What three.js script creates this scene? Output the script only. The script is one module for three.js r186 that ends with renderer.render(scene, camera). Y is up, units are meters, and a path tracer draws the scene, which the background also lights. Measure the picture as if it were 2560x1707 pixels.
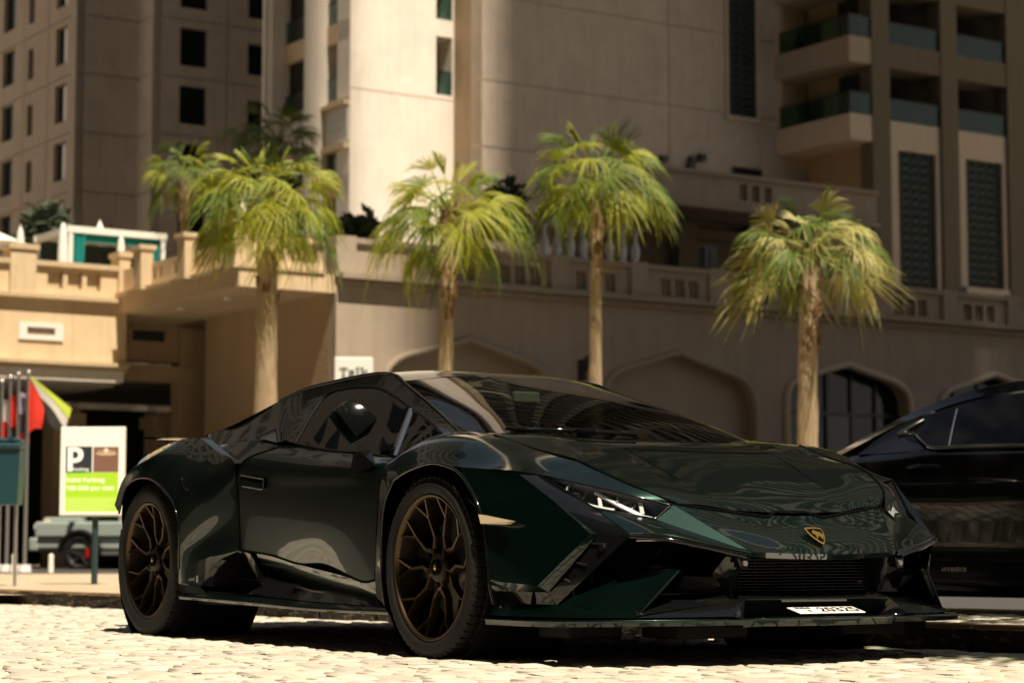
import * as THREE from 'three';
import { mergeGeometries } from 'three/addons/utils/BufferGeometryUtils.js';
import { RoundedBoxGeometry } from 'three/addons/geometries/RoundedBoxGeometry.js';
import { ConvexGeometry } from 'three/addons/geometries/ConvexGeometry.js';
import { TextGeometry } from 'three/addons/geometries/TextGeometry.js';
import { FontLoader } from 'three/addons/loaders/FontLoader.js';

// ---------------------------------------------------------------- camera, sky, sun, exposure
const scene = new THREE.Scene();
const PITCH = THREE.MathUtils.degToRad(5.449), FOCAL = 5500, EYE = 0.383;
const camera = new THREE.PerspectiveCamera(17.64, 1.5, 0.2, 900);
camera.position.set(0, EYE, 0);
camera.lookAt(0, EYE + Math.tan(PITCH), -1);
camera.focus = 7.9; camera.userData.fStop = 4.2;
const renderer = new THREE.WebGLRenderer({ antialias: true });
renderer.toneMapping = THREE.LinearToneMapping;
renderer.toneMappingExposure = 1.6;
renderer.shadowMap.enabled = true;
const SUN = new THREE.Vector3(0.46, 1.75, 0.888).normalize();
{ // hazy pale daylight sky, the same all round
  const W = 64, H = 64, d = new Float32Array(W * H * 4), zen = [0.095, 0.113, 0.145], hor = [0.34, 0.315, 0.275];
  for (let y = 0; y < H; y++) { const e = ((y + 0.5) / H - 0.5) * Math.PI, t = Math.pow(Math.max(0, 1 - Math.max(0, Math.sin(e))), 2.2); for (let x = 0; x < W; x++) { const k = (y * W + x) * 4; for (let c = 0; c < 3; c++) d[k + c] = zen[c] + (hor[c] - zen[c]) * t; d[k + 3] = 1; } }
  const t = new THREE.DataTexture(d, W, H, THREE.RGBAFormat, THREE.FloatType); t.mapping = THREE.EquirectangularReflectionMapping; t.magFilter = THREE.LinearFilter; t.needsUpdate = true;
  scene.background = t; scene.environment = t;
}
const sun = new THREE.DirectionalLight(0xffefd6, 5); sun.name = 'sun';
sun.position.copy(SUN).multiplyScalar(150).add(new THREE.Vector3(0, 0, -40)); sun.target.position.set(0, 0, -40);
sun.castShadow = true; sun.shadow.mapSize.set(4096, 4096);
Object.assign(sun.shadow.camera, { left: -70, right: 70, top: 90, bottom: -90, near: 1, far: 320 });
scene.add(sun, sun.target);

// ---------------------------------------------------------------- helpers
const V = (p) => new THREE.Vector3(p[0], p[1], p[2]);
let seed = 7; const rnd = () => { seed = (seed * 1664525 + 1013904223) % 4294967296; return seed / 4294967296; };
const rr = (a, b) => a + (b - a) * rnd();
const D2R = Math.PI / 180;
const taken = {};
function numbered(n) { const k = taken[n] = (taken[n] ?? -1) + 1; return k ? n + '_' + String(k).padStart(3, '0') : n; }
function tag(o, label, category, group) { Object.assign(o.userData, { label, category }); if (group) o.userData.group = group; return o; }
function thing(name, label, category, pos = [0, 0, 0], turn = 0, group) {
  const o = new THREE.Group(); o.name = numbered(name); o.position.set(...pos); o.rotation.y = turn; scene.add(o);
  return tag(o, label, category, group);
}
function clean(g) {
  if (g.index) g = g.toNonIndexed();
  const o = new THREE.BufferGeometry();
  if (!g.attributes.normal) g.computeVertexNormals();
  o.setAttribute('position', g.attributes.position); o.setAttribute('normal', g.attributes.normal);
  o.setAttribute('uv', g.attributes.uv ?? new THREE.BufferAttribute(new Float32Array(g.attributes.position.count * 2), 2));
  return o;
}
const mg = (list) => { list = [list].flat(9); return list.length === 1 ? list[0] : mergeGeometries(list.map(clean)); };
function part(name, geos, m, parent, label) {
  const o = new THREE.Mesh(mg(geos), m); o.name = name; parent.add(o);
  o.castShadow = o.receiveShadow = true; if (label) o.userData.label = label;
  return o;
}
function struct(name, geos, m) { const o = part(numbered(name), geos, m, scene); o.userData.kind = 'structure'; return o; }
function mirror(g) {
  g = clean(g); const p = g.attributes.position, n = g.attributes.normal, u = g.attributes.uv;
  const P = new Float32Array(p.count * 3), N = new Float32Array(p.count * 3), U = new Float32Array(p.count * 2);
  for (let i = 0; i < p.count; i++) {
    const j = i - (i % 3) + [0, 2, 1][i % 3];
    P.set([p.getX(i), p.getY(i), -p.getZ(i)], j * 3); N.set([n.getX(i), n.getY(i), -n.getZ(i)], j * 3); U.set([u.getX(i), u.getY(i)], j * 2);
  }
  const o = new THREE.BufferGeometry();
  o.setAttribute('position', new THREE.BufferAttribute(P, 3)); o.setAttribute('normal', new THREE.BufferAttribute(N, 3)); o.setAttribute('uv', new THREE.BufferAttribute(U, 2));
  return o;
}
function resample(pts, n, straight) {
  const v = pts.map((p) => (p.isVector3 ? p : V(p)));
  if (!straight && v.length > 2) return new THREE.CatmullRomCurve3(v, false, 'centripetal').getSpacedPoints(n);
  const path = new THREE.CurvePath(); for (let i = 1; i < v.length; i++) path.add(new THREE.LineCurve3(v[i - 1], v[i]));
  return path.getSpacedPoints(n);
}
// a surface through a list of curves; each curve is evened out along its length, then joined smoothly across
function loft(curves, nu = 24, nv = 12, { straight = false, across = false } = {}) {
  const cs = curves.map((c) => resample(c, nu, straight)), pos = [], uv = [], idx = [];
  for (let i = 0; i <= nu; i++) {
    const col = cs.map((c) => c[i]);
    const line = col.length > 2 && !across ? new THREE.CatmullRomCurve3(col, false, 'centripetal') : null;
    for (let j = 0; j <= nv; j++) {
      let p; const t = j / nv;
      if (line) p = line.getPoint(t);
      else { const k = Math.min(col.length - 2, Math.floor(t * (col.length - 1))); p = col[k].clone().lerp(col[k + 1], t * (col.length - 1) - k); }
      pos.push(p.x, p.y, p.z); uv.push(i / nu, t);
    }
  }
  for (let i = 0; i < nu; i++) for (let j = 0; j < nv; j++) { const a = i * (nv + 1) + j, b = a + nv + 1; idx.push(a, b, a + 1, b, b + 1, a + 1); }
  const g = new THREE.BufferGeometry();
  g.setAttribute('position', new THREE.Float32BufferAttribute(pos, 3)); g.setAttribute('uv', new THREE.Float32BufferAttribute(uv, 2)); g.setIndex(idx);
  g.computeVertexNormals();
  return g;
}
const quad = (a, b, c, d, n = 6) => loft([[a, b], [d, c]], n, n);
const tri = (a, b, c) => loft([[a, b], [a, c]], 4, 4);
const tube = (pts, r, n = 24, straight = false, sides = 6) => {
  const v = pts.map((p) => (p.isVector3 ? p : V(p)));
  let c; if (straight || v.length < 3) { c = new THREE.CurvePath(); for (let i = 1; i < v.length; i++) c.add(new THREE.LineCurve3(v[i - 1], v[i])); } else c = new THREE.CatmullRomCurve3(v, false, 'centripetal');
  return new THREE.TubeGeometry(c, n, r, sides, false);
};
const hull = (pts) => new ConvexGeometry(pts.map((p) => (p.isVector3 ? p : V(p))));
const box = (x, y, z, w, h, d) => new THREE.BoxGeometry(w, h, d).translate(x, y, z);
const rbox = (x, y, z, w, h, d, r = 0.01, s = 2) => new RoundedBoxGeometry(w, h, d, s, r).translate(x, y, z);
const cyl = (x, y, z, r0, r1, h, n = 20) => new THREE.CylinderGeometry(r1, r0, h, n).translate(x, y, z);
// a bar of rectangular section between two points
function limb(a, b, w0, w1, depth, up = [0, 0, 1]) {
  a = V(a); b = V(b); const d = b.clone().sub(a).normalize(), u = V(up), s = new THREE.Vector3().crossVectors(d, u).normalize(), t = new THREE.Vector3().crossVectors(s, d).normalize();
  const P = []; for (const [p, w] of [[a, w0], [b, w1]]) for (const [i, j, k] of [[-0.38, 0, 1], [0.38, 0, 1], [-0.5, -0.28, 1], [0.5, -0.28, 1], [-0.4, -1, 1], [0.4, -1, 1]]) P.push(p.clone().addScaledVector(s, i * w).addScaledVector(t, j * depth));
  return hull(P);
}
function tex(w, h, f, { srgb = false, repeat } = {}) {
  const d = new Uint8Array(w * h * 4);
  for (let y = 0; y < h; y++) for (let x = 0; x < w; x++) { const c = f(x / w, y / h, x, y); const k = (y * w + x) * 4; for (let i = 0; i < 3; i++) d[k + i] = Math.max(0, Math.min(255, 255 * (Array.isArray(c) ? c[i] : c))); d[k + 3] = 255; }
  const t = new THREE.DataTexture(d, w, h); t.wrapS = t.wrapT = THREE.RepeatWrapping; t.magFilter = THREE.LinearFilter; t.minFilter = THREE.LinearMipmapLinearFilter; t.generateMipmaps = true;
  if (srgb) t.colorSpace = THREE.SRGBColorSpace; if (repeat) t.repeat.set(...repeat); t.needsUpdate = true; return t;
}
function noiseGrid(n, s) { const r = seed; seed = s; const a = Float32Array.from({ length: n * n }, rnd); seed = r; return (u, v) => { const x = u * n, y = v * n, i = Math.floor(x), j = Math.floor(y), f = x - i, g = y - j, sm = (t) => t * t * (3 - 2 * t), q = (p, o) => a[((o % n + n) % n) * n + ((p % n) + n) % n]; const a0 = q(i, j) + (q(i + 1, j) - q(i, j)) * sm(f), a1 = q(i, j + 1) + (q(i + 1, j + 1) - q(i, j + 1)) * sm(f); return a0 + (a1 - a0) * sm(g); }; }
const n8 = noiseGrid(8, 11), n23 = noiseGrid(23, 12), n61 = noiseGrid(61, 13), n160 = noiseGrid(160, 14);
const fbm = (u, v) => 0.4 * n8(u, v) + 0.3 * n23(u, v) + 0.2 * n61(u, v) + 0.1 * n160(u, v);
// a pixel of the 2560 x 1707 picture carried to a horizontal distance d, in metres
function at(px, py, d) { const ox = (px - 1280) / FOCAL, oy = (853.5 - py) / FOCAL, f = Math.cos(PITCH) - oy * Math.sin(PITCH), u = Math.sin(PITCH) + oy * Math.cos(PITCH); return [ox * d / f, EYE + u * d / f, -d]; }
// a wall line: starts on pixel column px0 at distance d0 and runs at angle th (degrees; positive recedes to the right)
function line(px0, d0, th, py0 = 700) {
  const p = at(px0, py0, d0), cx = Math.cos(th * D2R), cd = Math.sin(th * D2R);
  const s = (px, py = py0) => { const k = at(px, py, 1)[0]; return (k * d0 - p[0]) / (cx - k * cd); };
  const depth = (px, py) => d0 + s(px, py) * cd;
  return { x: p[0], d: d0, th, s, depth, y: (px, py) => at(px, py, depth(px, py))[1], put(o) { o.position.set(p[0], 0, -d0); o.rotation.y = th * D2R; return o; }, world: (s_, y, n = 0) => [p[0] + s_ * cx + n * Math.sin(th * D2R), y, -(d0 + s_ * cd) + n * Math.cos(th * D2R)] };
}

// ---------------------------------------------------------------- materials
const std = (c, rough = 0.7, o = {}) => new THREE.MeshStandardMaterial({ color: new THREE.Color().setRGB(...c), roughness: rough, ...o });
const phy = (c, rough, o = {}) => new THREE.MeshPhysicalMaterial({ color: new THREE.Color().setRGB(...c), roughness: rough, ...o });
const M = {};
{
  const rough = tex(256, 256, (u, v) => 0.35 + 0.5 * fbm(u, v)), grain = tex(512, 512, (u, v) => 0.5 * n160(u, v) + 0.5 * n61(u * 3, v * 3));
  const stain = (base, amp, seedShift = 0) => tex(256, 256, (u, v) => { const k = (1 - amp + 2 * amp * fbm(u + seedShift, v)) * (1 - amp * 0.9 * Math.pow(n61(u * 1.7 + seedShift, v * 0.11), 3)); return base.map((c) => Math.pow(c * k, 1 / 2.2)); }, { srgb: true, repeat: [0.11, 0.11] });
  const g1 = grain.clone(); g1.repeat.set(0.8, 0.8); g1.needsUpdate = true;
  const wall = (base, amp, sh) => new THREE.MeshStandardMaterial({ map: stain(base, amp, sh), roughness: 0.92, bumpMap: g1, bumpScale: 0.006 });
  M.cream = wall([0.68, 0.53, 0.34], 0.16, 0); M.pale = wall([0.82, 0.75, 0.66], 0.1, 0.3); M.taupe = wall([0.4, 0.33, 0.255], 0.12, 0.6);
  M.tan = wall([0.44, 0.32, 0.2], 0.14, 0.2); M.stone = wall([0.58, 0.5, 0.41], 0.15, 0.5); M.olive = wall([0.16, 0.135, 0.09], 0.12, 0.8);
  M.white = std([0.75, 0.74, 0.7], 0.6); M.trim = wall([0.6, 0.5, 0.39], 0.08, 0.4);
  M.frame = std([0.02, 0.02, 0.02], 0.4); M.pane = phy([0.012, 0.016, 0.016], 0.05, { specularIntensity: 0.9 });
  M.paneGrey = phy([0.03, 0.035, 0.036], 0.08); M.curtain = std([0.72, 0.7, 0.66], 0.9);
  M.rail = phy([0.42, 0.68, 0.56], 0.03, { transmission: 1, thickness: 0 }); M.railBlue = phy([0.42, 0.62, 0.62], 0.03, { transmission: 1, thickness: 0 });
  M.lattice = std([0.02, 0.035, 0.03], 0.5); M.latticeTan = std([0.16, 0.11, 0.08], 0.7);
  M.dark = std([0.02, 0.017, 0.012], 0.9); M.teal = std([0.0, 0.22, 0.2], 0.85); M.canvas = std([0.8, 0.78, 0.74], 0.9);
  // car
  M.paint = phy([0.0005, 0.0115, 0.0085], 0.33, { metalness: 0.8, clearcoat: 1, clearcoatRoughness: 0.015 });
  M.gloss = phy([0.004, 0.0045, 0.0045], 0.09, { specularIntensity: 0.7, clearcoat: 0.35, clearcoatRoughness: 0.02 });
  M.matt = phy([0.004, 0.004, 0.004], 0.6, { specularIntensity: 0.25 }); M.seam = phy([0.002, 0.002, 0.002], 0.9, { specularIntensity: 0.1 });
  M.tint = phy([0.34, 0.37, 0.32], 0.01, { transmission: 1, thickness: 0, ior: 1.5 });
  M.tintDark = phy([0.06, 0.065, 0.062], 0.01, { transmission: 1, thickness: 0, ior: 1.5 });
  M.clear = phy([0.93, 0.95, 0.95], 0.01, { transmission: 1, thickness: 0, ior: 1.45 });
  M.bronze = std([0.085, 0.055, 0.03], 0.33, { metalness: 0.85 }); M.bronzeDark = std([0.03, 0.02, 0.012], 0.45, { metalness: 0.7 });
  M.rubber = phy([0.008, 0.0078, 0.0074], 0.7, { specularIntensity: 0.5 }); M.iron = std([0.1, 0.1, 0.1], 0.45, { metalness: 0.8 });
  M.chrome = std([0.55, 0.53, 0.49], 0.16, { metalness: 1 }); M.drl = std([0.62, 0.64, 0.66], 0.3); M.lampBed = std([0.10, 0.105, 0.11], 0.4, { metalness: 0.6 }); M.gold = std([0.75, 0.5, 0.14], 0.3, { metalness: 1 });
  M.marker = phy([0.75, 0.6, 0.42], 0.25, { clearcoat: 1 }); M.tail = phy([0.3, 0.01, 0.008], 0.1, { clearcoat: 1 });
  M.leather = std([0.012, 0.012, 0.012], 0.6); M.silver = std([0.5, 0.5, 0.5], 0.3, { metalness: 0.9 });
}
const fontBold = await new FontLoader().loadAsync('fonts/droid/droid_sans_bold.typeface.json');
const fontSerif = await new FontLoader().loadAsync('fonts/droid/droid_serif_bold.typeface.json');
const C = {
  aPillar: [[-.241, .832, .68], [-.485, .915, .62], [-.689, .988, .58], [-.975, 1.083, .52]],
  roofEdge: [[-.975, 1.083, .52], [-1.05, 1.11, .505], [-1.186, 1.13, .5], [-1.358, 1.125, .53], [-1.551, 1.113, .55], [-1.756, 1.097, .57], [-1.948, 1.054, .6]],
  buttress: [[-1.756, 1.097, .57], [-1.948, 1.054, .6], [-2.11, 1.008, .63], [-2.261, .959, .67], [-2.397, .919, .745]],
  winTop: [[-.331, .829, .71], [-.464, .874, .67], [-.739, .956, .61], [-1.095, 1.056, .55], [-1.21, 1.072, .548], [-1.386, 1.078, .555], [-1.526, 1.06, .58], [-1.534, 1.014, .62], [-1.428, .836, .785]],
  winSill: [[-.331, .829, .71], [-.392, .787, .77], [-.483, .748, .81], [-.691, .762, .812], [-.851, .776, .81], [-1.099, .796, .8], [-1.428, .836, .785]],
  winStrip: [[-.722, .954, .618], [-.621, .85, .715], [-.521, .754, .81]],
  bPillar: [[-1.673, 1.041, .6], [-1.629, .958, .67], [-1.533, .856, .778]],
  bPillarIn: [[-1.526, 1.06, .58], [-1.534, 1.014, .62], [-1.428, .836, .785]],
  butBase: [[-1.673, 1.041, .6], [-1.629, .958, .67], [-1.533, .856, .778], [-1.775, .864, .78], [-1.978, .869, .782], [-2.208, .864, .785], [-2.353, .906, .765]],
  quarter: [[-1.786, .877, .775], [-1.667, .911, .735], [-1.545, .842, .785]],
  shTop: [[-1.541, .839, .787], [-1.771, .862, .782], [-1.974, .867, .784], [-2.203, .864, .787], [-2.344, .903, .767]],
  shBot: [[-1.532, .83, .797], [-1.629, .795, .84], [-1.743, .762, .88], [-2.016, .825, .83], [-2.344, .903, .767]],
  feIn: [[-2.348, .904, .765], [-2.02, .825, .828], [-1.747, .764, .878]],
  feOut: [[-2.381, .903, .79], [-2.067, .823, .845], [-1.794, .76, .892]],
  crest: [[-2.381, .903, .79], [-2.58, .895, .82], [-2.623, .843, .885], [-2.732, .787, .92], [-2.832, .708, .945], [-2.907, .61, .957]],
  rArchTop: [[-2.42, .679, .967], [-2.516, .711, .968], [-2.605, .722, .968], [-2.738, .715, .968], [-2.839, .676, .968], [-2.912, .562, .966]],
  rArchFront: [[-2.42, .679, .967], [-2.308, .622, .968], [-2.252, .571, .968], [-2.219, .495, .964], [-2.225, .397, .958], [-2.24, .303, .95]],
  qMid: [[-2.346, .792, .905], [-2.112, .716, .926], [-2.007, .651, .932], [-1.987, .537, .922], [-2.006, .45, .912], [-1.999, .353, .918]],
  qFront: [[-2.381, .903, .79], [-2.067, .823, .845], [-1.794, .76, .892], [-1.784, .673, .888], [-1.773, .517, .88], [-1.761, .388, .878]],
  rArchLow: [[-2.24, .303, .95], [-2.249, .255, .945], [-2.264, .219, .94]],
  d0: [[-.474, .745, .815], [-.685, .759, .815], [-.842, .773, .815], [-1.089, .792, .805], [-1.312, .814, .8], [-1.532, .83, .797]],
  d1: [[-.473, .707, .88], [-.705, .705, .888], [-1.073, .716, .884], [-1.411, .737, .88], [-1.743, .762, .88]],
  d2: [[-.471, .624, .9], [-.993, .633, .888], [-1.367, .642, .882], [-1.789, .67, .882]],
  d3: [[-.479, .502, .905], [-.99, .492, .888], [-1.372, .499, .878], [-1.777, .517, .876]],
  d4: [[-.496, .275, .905], [-.588, .265, .9], [-.981, .33, .875], [-1.212, .332, .868], [-1.465, .366, .868], [-1.714, .385, .872], [-1.768, .388, .875]],
  l1: [[-.495, .271, .9], [-.597, .262, .895], [-.785, .286, .886], [-1.212, .329, .868], [-1.431, .358, .866], [-1.619, .375, .868]],
  l2: [[-.524, .205, .884], [-.832, .224, .861], [-1.154, .24, .838], [-1.37, .267, .83], [-1.507, .282, .828], [-1.595, .298, .834]],
  l3: [[-.408, .188, .935], [-.729, .206, .915], [-1.022, .223, .905], [-1.23, .24, .9], [-1.359, .251, .9], [-1.465, .261, .9]],
  sTop: [[-.365, .174, .94], [-.963, .182, .935], [-1.598, .196, .93], [-1.973, .199, .935], [-2.259, .201, .94]],
  sLip: [[-.301, .158, .955], [-.923, .157, .955], [-1.588, .172, .955], [-2.219, .182, .955]],
  sLip2: [[-.31, .147, .95], [-.933, .148, .95], [-1.598, .16, .95], [-2.23, .172, .95]],
  wedgeTop: [[-2.262, .24, .945], [-2.148, .236, .945], [-2.026, .229, .94]],
  wedgeBot: [[-2.214, .198, .95], [-2.104, .197, .945], [-1.962, .195, .94]],
  triOut: [[-2.053, .232, .93], [-2.013, .275, .92], [-1.963, .329, .905], [-1.88, .366, .885], [-1.782, .387, .868], [-1.691, .373, .862], [-1.573, .316, .88], [-1.458, .265, .9]],
  triIn: [[-1.997, .229, .915], [-1.982, .266, .905], [-1.946, .315, .89], [-1.895, .348, .87], [-1.826, .366, .855], [-1.76, .361, .85], [-1.649, .305, .868], [-1.503, .243, .9]],
  triFloor: [[-2.007, .21, .91], [-1.794, .206, .915], [-1.616, .204, .92], [-1.503, .236, .9]],
  qLow: [[-2.24, .303, .95], [-2.119, .327, .94], [-2.008, .352, .925], [-1.904, .376, .895], [-1.778, .388, .87]],
  qLow2: [[-2.253, .24, .945], [-2.148, .238, .945], [-2.053, .234, .93], [-1.963, .329, .905], [-1.782, .387, .868]],
  f0: [[-.474, .746, .815], [-.306, .791, .8], [-.253, .829, .745], [.074, .805, .72], [.311, .744, .68], [.515, .7, .65]],
  f1: [[-.46, .725, .865], [-.33, .765, .862], [-.2, .792, .86], [0, .797, .86], [.15, .778, .845], [.32, .72, .805], [.47, .66, .745]],
  f2: [[-.464, .706, .885], [-.26, .647, .957], [-.148, .677, .962], [.025, .7, .962], [.208, .682, .95], [.327, .672, .915], [.451, .662, .872], [.478, .65, .79]],
  hlTop: [[.478, .65, .79], [.636, .611, .7], [.749, .577, .61], [.833, .541, .485]],
  hoodCutF: [[.515, .7, .65], [.629, .655, .62], [.748, .601, .56], [.851, .541, .475]],
  hlBot: [[.478, .648, .79], [.569, .598, .75], [.679, .531, .695], [.751, .516, .655], [.801, .501, .58], [.831, .492, .545], [.833, .538, .485]],
  fdA: [[-.464, .706, .885], [-.462, .623, .905], [-.47, .502, .91], [-.486, .275, .91], [-.485, .206, .905]],
  fdB: [[-.26, .647, .957], [-.32, .561, .962], [-.35, .429, .96], [-.354, .277, .952], [-.341, .179, .945]],
  archF: [[-.26, .647, .957], [-.148, .677, .962], [.025, .7, .962], [.127, .688, .96], [.221, .658, .958], [.332, .557, .957], [.375, .461, .952], [.391, .361, .947], [.401, .255, .942], [.414, .2, .935]],
  archB: [[-.26, .647, .957], [-.32, .561, .962], [-.35, .429, .96], [-.354, .277, .952], [-.341, .179, .945]],
  dmArch: [[.208, .682, .95], [.332, .557, .957], [.375, .461, .952], [.391, .361, .947], [.401, .281, .945]],
  dmFront: [[.451, .662, .872], [.617, .555, .82], [.772, .443, .775], [.624, .267, .89], [.401, .281, .945]],
  dmEdge: [[.451, .662, .872], [.607, .55, .805], [.773, .44, .745], [.646, .245, .862], [.382, .247, .925]],
  fr0: [[.445, .662, .868], [.474, .649, .787], [.691, .526, .7], [.617, .537, .795]],
  fr1: [[.617, .537, .795], [.691, .526, .7], [.882, .438, .685], [.763, .438, .738]],
  fr2: [[.763, .438, .738], [.882, .438, .685], [.646, .203, .825], [.627, .244, .85]],
  fr3: [[.627, .244, .85], [.646, .203, .825], [.4, .2, .925], [.376, .246, .92]],
  mirFace: [[-.774, .981, .86], [-.694, .903, .79], [-.72, .825, .87], [-.758, .935, .945]],
  mirBack: [[-.833, .976, .87], [-.755, .88, .785], [-.756, .846, .795], [-.729, .804, .89], [-.744, .846, .93], [-.779, .91, .96], [-.775, .929, .95]],
  armBase: [[-.706, .674, .91], [-.737, .696, .885], [-.513, .712, .895], [-.547, .726, .88]],
  armTop: [[-.714, .771, .885], [-.652, .771, .89], [-.591, .754, .87], [-.616, .777, .86]],
  stem: [[-.699, .805, .89], [-.636, .758, .89], [-.61, .774, .86], [-.668, .825, .85]],
  handle: [[-1.731, .711, .885], [-1.5, .687, .888], [-1.513, .644, .885], [-1.72, .664, .884]],
  marker: [[.358, .511, .958], [.52, .486, .925], [.491, .475, .93], [.372, .479, .957]],
};// ---------------------------------------------------------------- ground, road, kerbs, pavement
const carW = (x, y, z) => [0.507 + x * 0.53362 - z * 0.84572, y, -8.508 + x * 0.84572 + z * 0.53362];
{
  const tile = tex(512, 512, (u, v) => { const k = 0.75 + 0.5 * fbm(u, v), j = ((u * 16) % 1 < 0.05 || (v * 16) % 1 < 0.05) ? 0.8 : 1; return [0.5, 0.41, 0.29].map((c) => Math.pow(c * k * j, 1 / 2.2)); }, { srgb: true, repeat: [1 / 4, 1 / 4] });
  const gM = new THREE.MeshStandardMaterial({ map: tile, roughness: 0.9 });
  const sheet = (pts, y) => { const s = new THREE.Shape(pts.map((p) => new THREE.Vector2(p[0], -p[1]))); const g = new THREE.ShapeGeometry(s).rotateX(-Math.PI / 2).translate(0, y, 0); return g; };
  const gg = new THREE.PlaneGeometry(700, 700).rotateX(-Math.PI / 2).translate(0, -0.03, -200); { const u = gg.attributes.uv; for (let i = 0; i < u.count; i++) u.setXY(i, u.getX(i) * 700, u.getY(i) * 700); }
  struct('ground', gg, gM);
  const dirt = tex(256, 256, (u, v) => { const k = 0.5 + fbm(u, v); return [0.055, 0.045, 0.033].map((c) => Math.pow(c * k, 1 / 2.2)); }, { srgb: true });
  const dirtM = new THREE.MeshStandardMaterial({ map: dirt, roughness: 0.95 });
  const strip = (x0, x1, za0, za1, zb0, zb1) => [carW(x0, 0, za0), carW(x1, 0, za1), carW(x1, 0, zb1), carW(x0, 0, zb0)].map((p) => [p[0], p[2]]);
  const kz = (x) => -1.1 - (x - 0.57) * 0.055;                     // the near kerb line, in the car's axes
  const road = struct('road', sheet(strip(-14, 8, kz(-14), kz(8), 9, 9), -0.012), dirtM);
  struct('road', (() => { const g = sheet(strip(-40, 30, 3.32, 3.32, 15.4, 15.4), -0.004); return g; })(), std([0.035, 0.034, 0.032], 0.9));
  const k2 = (x) => -2.7 - (x - 0.57) * 0.16;                       // the far kerb line
  const pave = struct('pavement', [sheet(strip(-3.6, 8, kz(-3.6) - 0.12, kz(8) - 0.12, k2(-3.6), k2(8)), 0.078)], dirtM);
  const side = sheet([[-8, -15.7], ...[carW(-8.4, 0, kz(-8.4) - 0.14), carW(-3.6, 0, kz(-3.6) - 0.12), carW(-3.6, 0, k2(-3.6))].map((p) => [p[0], p[2]]), [-0.2, -24], [-14, -24]], 0.07);
  { const u = side.attributes.uv, p = side.attributes.position; for (let i = 0; i < u.count; i++) u.setXY(i, p.getX(i), p.getZ(i)); }
  struct('pavement', side, gM);
  const asphalt = new THREE.MeshStandardMaterial({ map: tex(256, 256, (u, v) => Math.pow(0.05 * (0.6 + 0.8 * (0.5 * n160(u, v) + 0.5 * fbm(u, v))), 1 / 2.2), { srgb: true }), roughness: 0.9 });
  struct('parking_lane', [sheet(strip(-3.5, 8, k2(-3.5) - 0.16, k2(8) - 0.16, -9, -9), -0.008), sheet(strip(-9, -3.5, -4.2, -3.2, -14, -9), -0.008)], asphalt);

  struct('road', sheet([[-60, -41], [-60, -62], [60, -62], [60, -34], [6, -41]], -0.02), asphalt);
  // setts: four rough stones, the nearest few hundred one by one, the rest scattered copies
  const grainT = tex(128, 128, (u, v) => 0.5 * n61(u, v) + 0.5 * n160(u * 2, v * 2));
  const tones = [[0.53, 0.49, 0.41], [0.6, 0.56, 0.47], [0.47, 0.43, 0.37], [0.56, 0.5, 0.4]];
  const toneTex = tex(256, 256, (u, v) => { const k = 0.72 + 0.56 * (0.45 * n160(u * 2, v * 2) + 0.35 * n61(u, v) + 0.2 * n23(u, v)); return Math.pow(k, 1 / 2.2) > 1 ? 1 : Math.pow(k, 1 / 2.2); }, { srgb: true });
  const settM = tones.map((c) => new THREE.MeshStandardMaterial({ color: new THREE.Color().setRGB(...c), map: toneTex, roughness: 0.85, bumpMap: grainT, bumpScale: 0.004 }));
  const settG = [0, 1, 2, 3].map(() => {
    const P = [], r = (k) => rr(-k, k), top = [[-0.5, -0.5], [0.5, -0.5], [0.5, 0.5], [-0.5, 0.5]];
    const ring = top.map(([x, z]) => [x * 0.84 + r(0.05), r(0.05), z * 0.84 + r(0.05)]), low = top.map(([x, z]) => [x + r(0.02), -0.16 + r(0.06), z + r(0.02)]), deep = top.map(([x, z]) => [x * 0.97, -0.8, z * 0.97]), c = [r(0.12), 0.06 + r(0.03), r(0.12)];
    const f = (a, b, d) => P.push(...a, ...b, ...d);
    for (let i = 0; i < 4; i++) { const j = (i + 1) % 4; f(c, ring[j], ring[i]); f(ring[i], ring[j], low[j]); f(ring[i], low[j], low[i]); f(low[i], low[j], deep[j]); f(low[i], deep[j], deep[i]); }
    const g = new THREE.BufferGeometry(); g.setAttribute('position', new THREE.Float32BufferAttribute(P, 3)); const uv = []; for (let i = 0; i < P.length; i += 3) uv.push(P[i] * 0.4 + 0.5, P[i + 2] * 0.4 + 0.5); g.setAttribute('uv', new THREE.Float32BufferAttribute(uv, 2)); g.computeVertexNormals(); return g;
  });
  const list = [], list2 = [];
  const fill = (out, xa, xb, zA, zB, y, L, W) => {
    for (let x = xa; x < xb; x += W) { const zs = zA(x), ze = zB(x); let z = zs + rr(-0.05, 0.05); while (z < ze) { const len = L * rr(0.75, 1.35), zz = z + len / 2, xx = x + rr(-0.006, 0.006); const p = carW(xx, y + rr(-0.004, 0.004), zz); z += len; if (-p[2] < 3.2 || p[0] > -p[2] * 0.245 + 0.35 || p[0] < p[2] * 0.245 - 4.2) continue; out.push({ p, w: len - rr(0.006, 0.02), d: W - rr(0.005, 0.014), k: Math.floor(rnd() * 4), m: Math.floor(rnd() * 4), a: rr(-0.03, 0.03), b: rr(-0.03, 0.03), c: rr(-0.03, 0.03) }); } }
  };
  fill(list, -11, 3.5, (x) => kz(x) + 0.01, () => 3.3, 0, 0.115, 0.098);
  fill(list2, -3.4, 3.5, (x) => k2(x) + 0.14, (x) => kz(x) - 0.17, 0.09, 0.115, 0.098);
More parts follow.
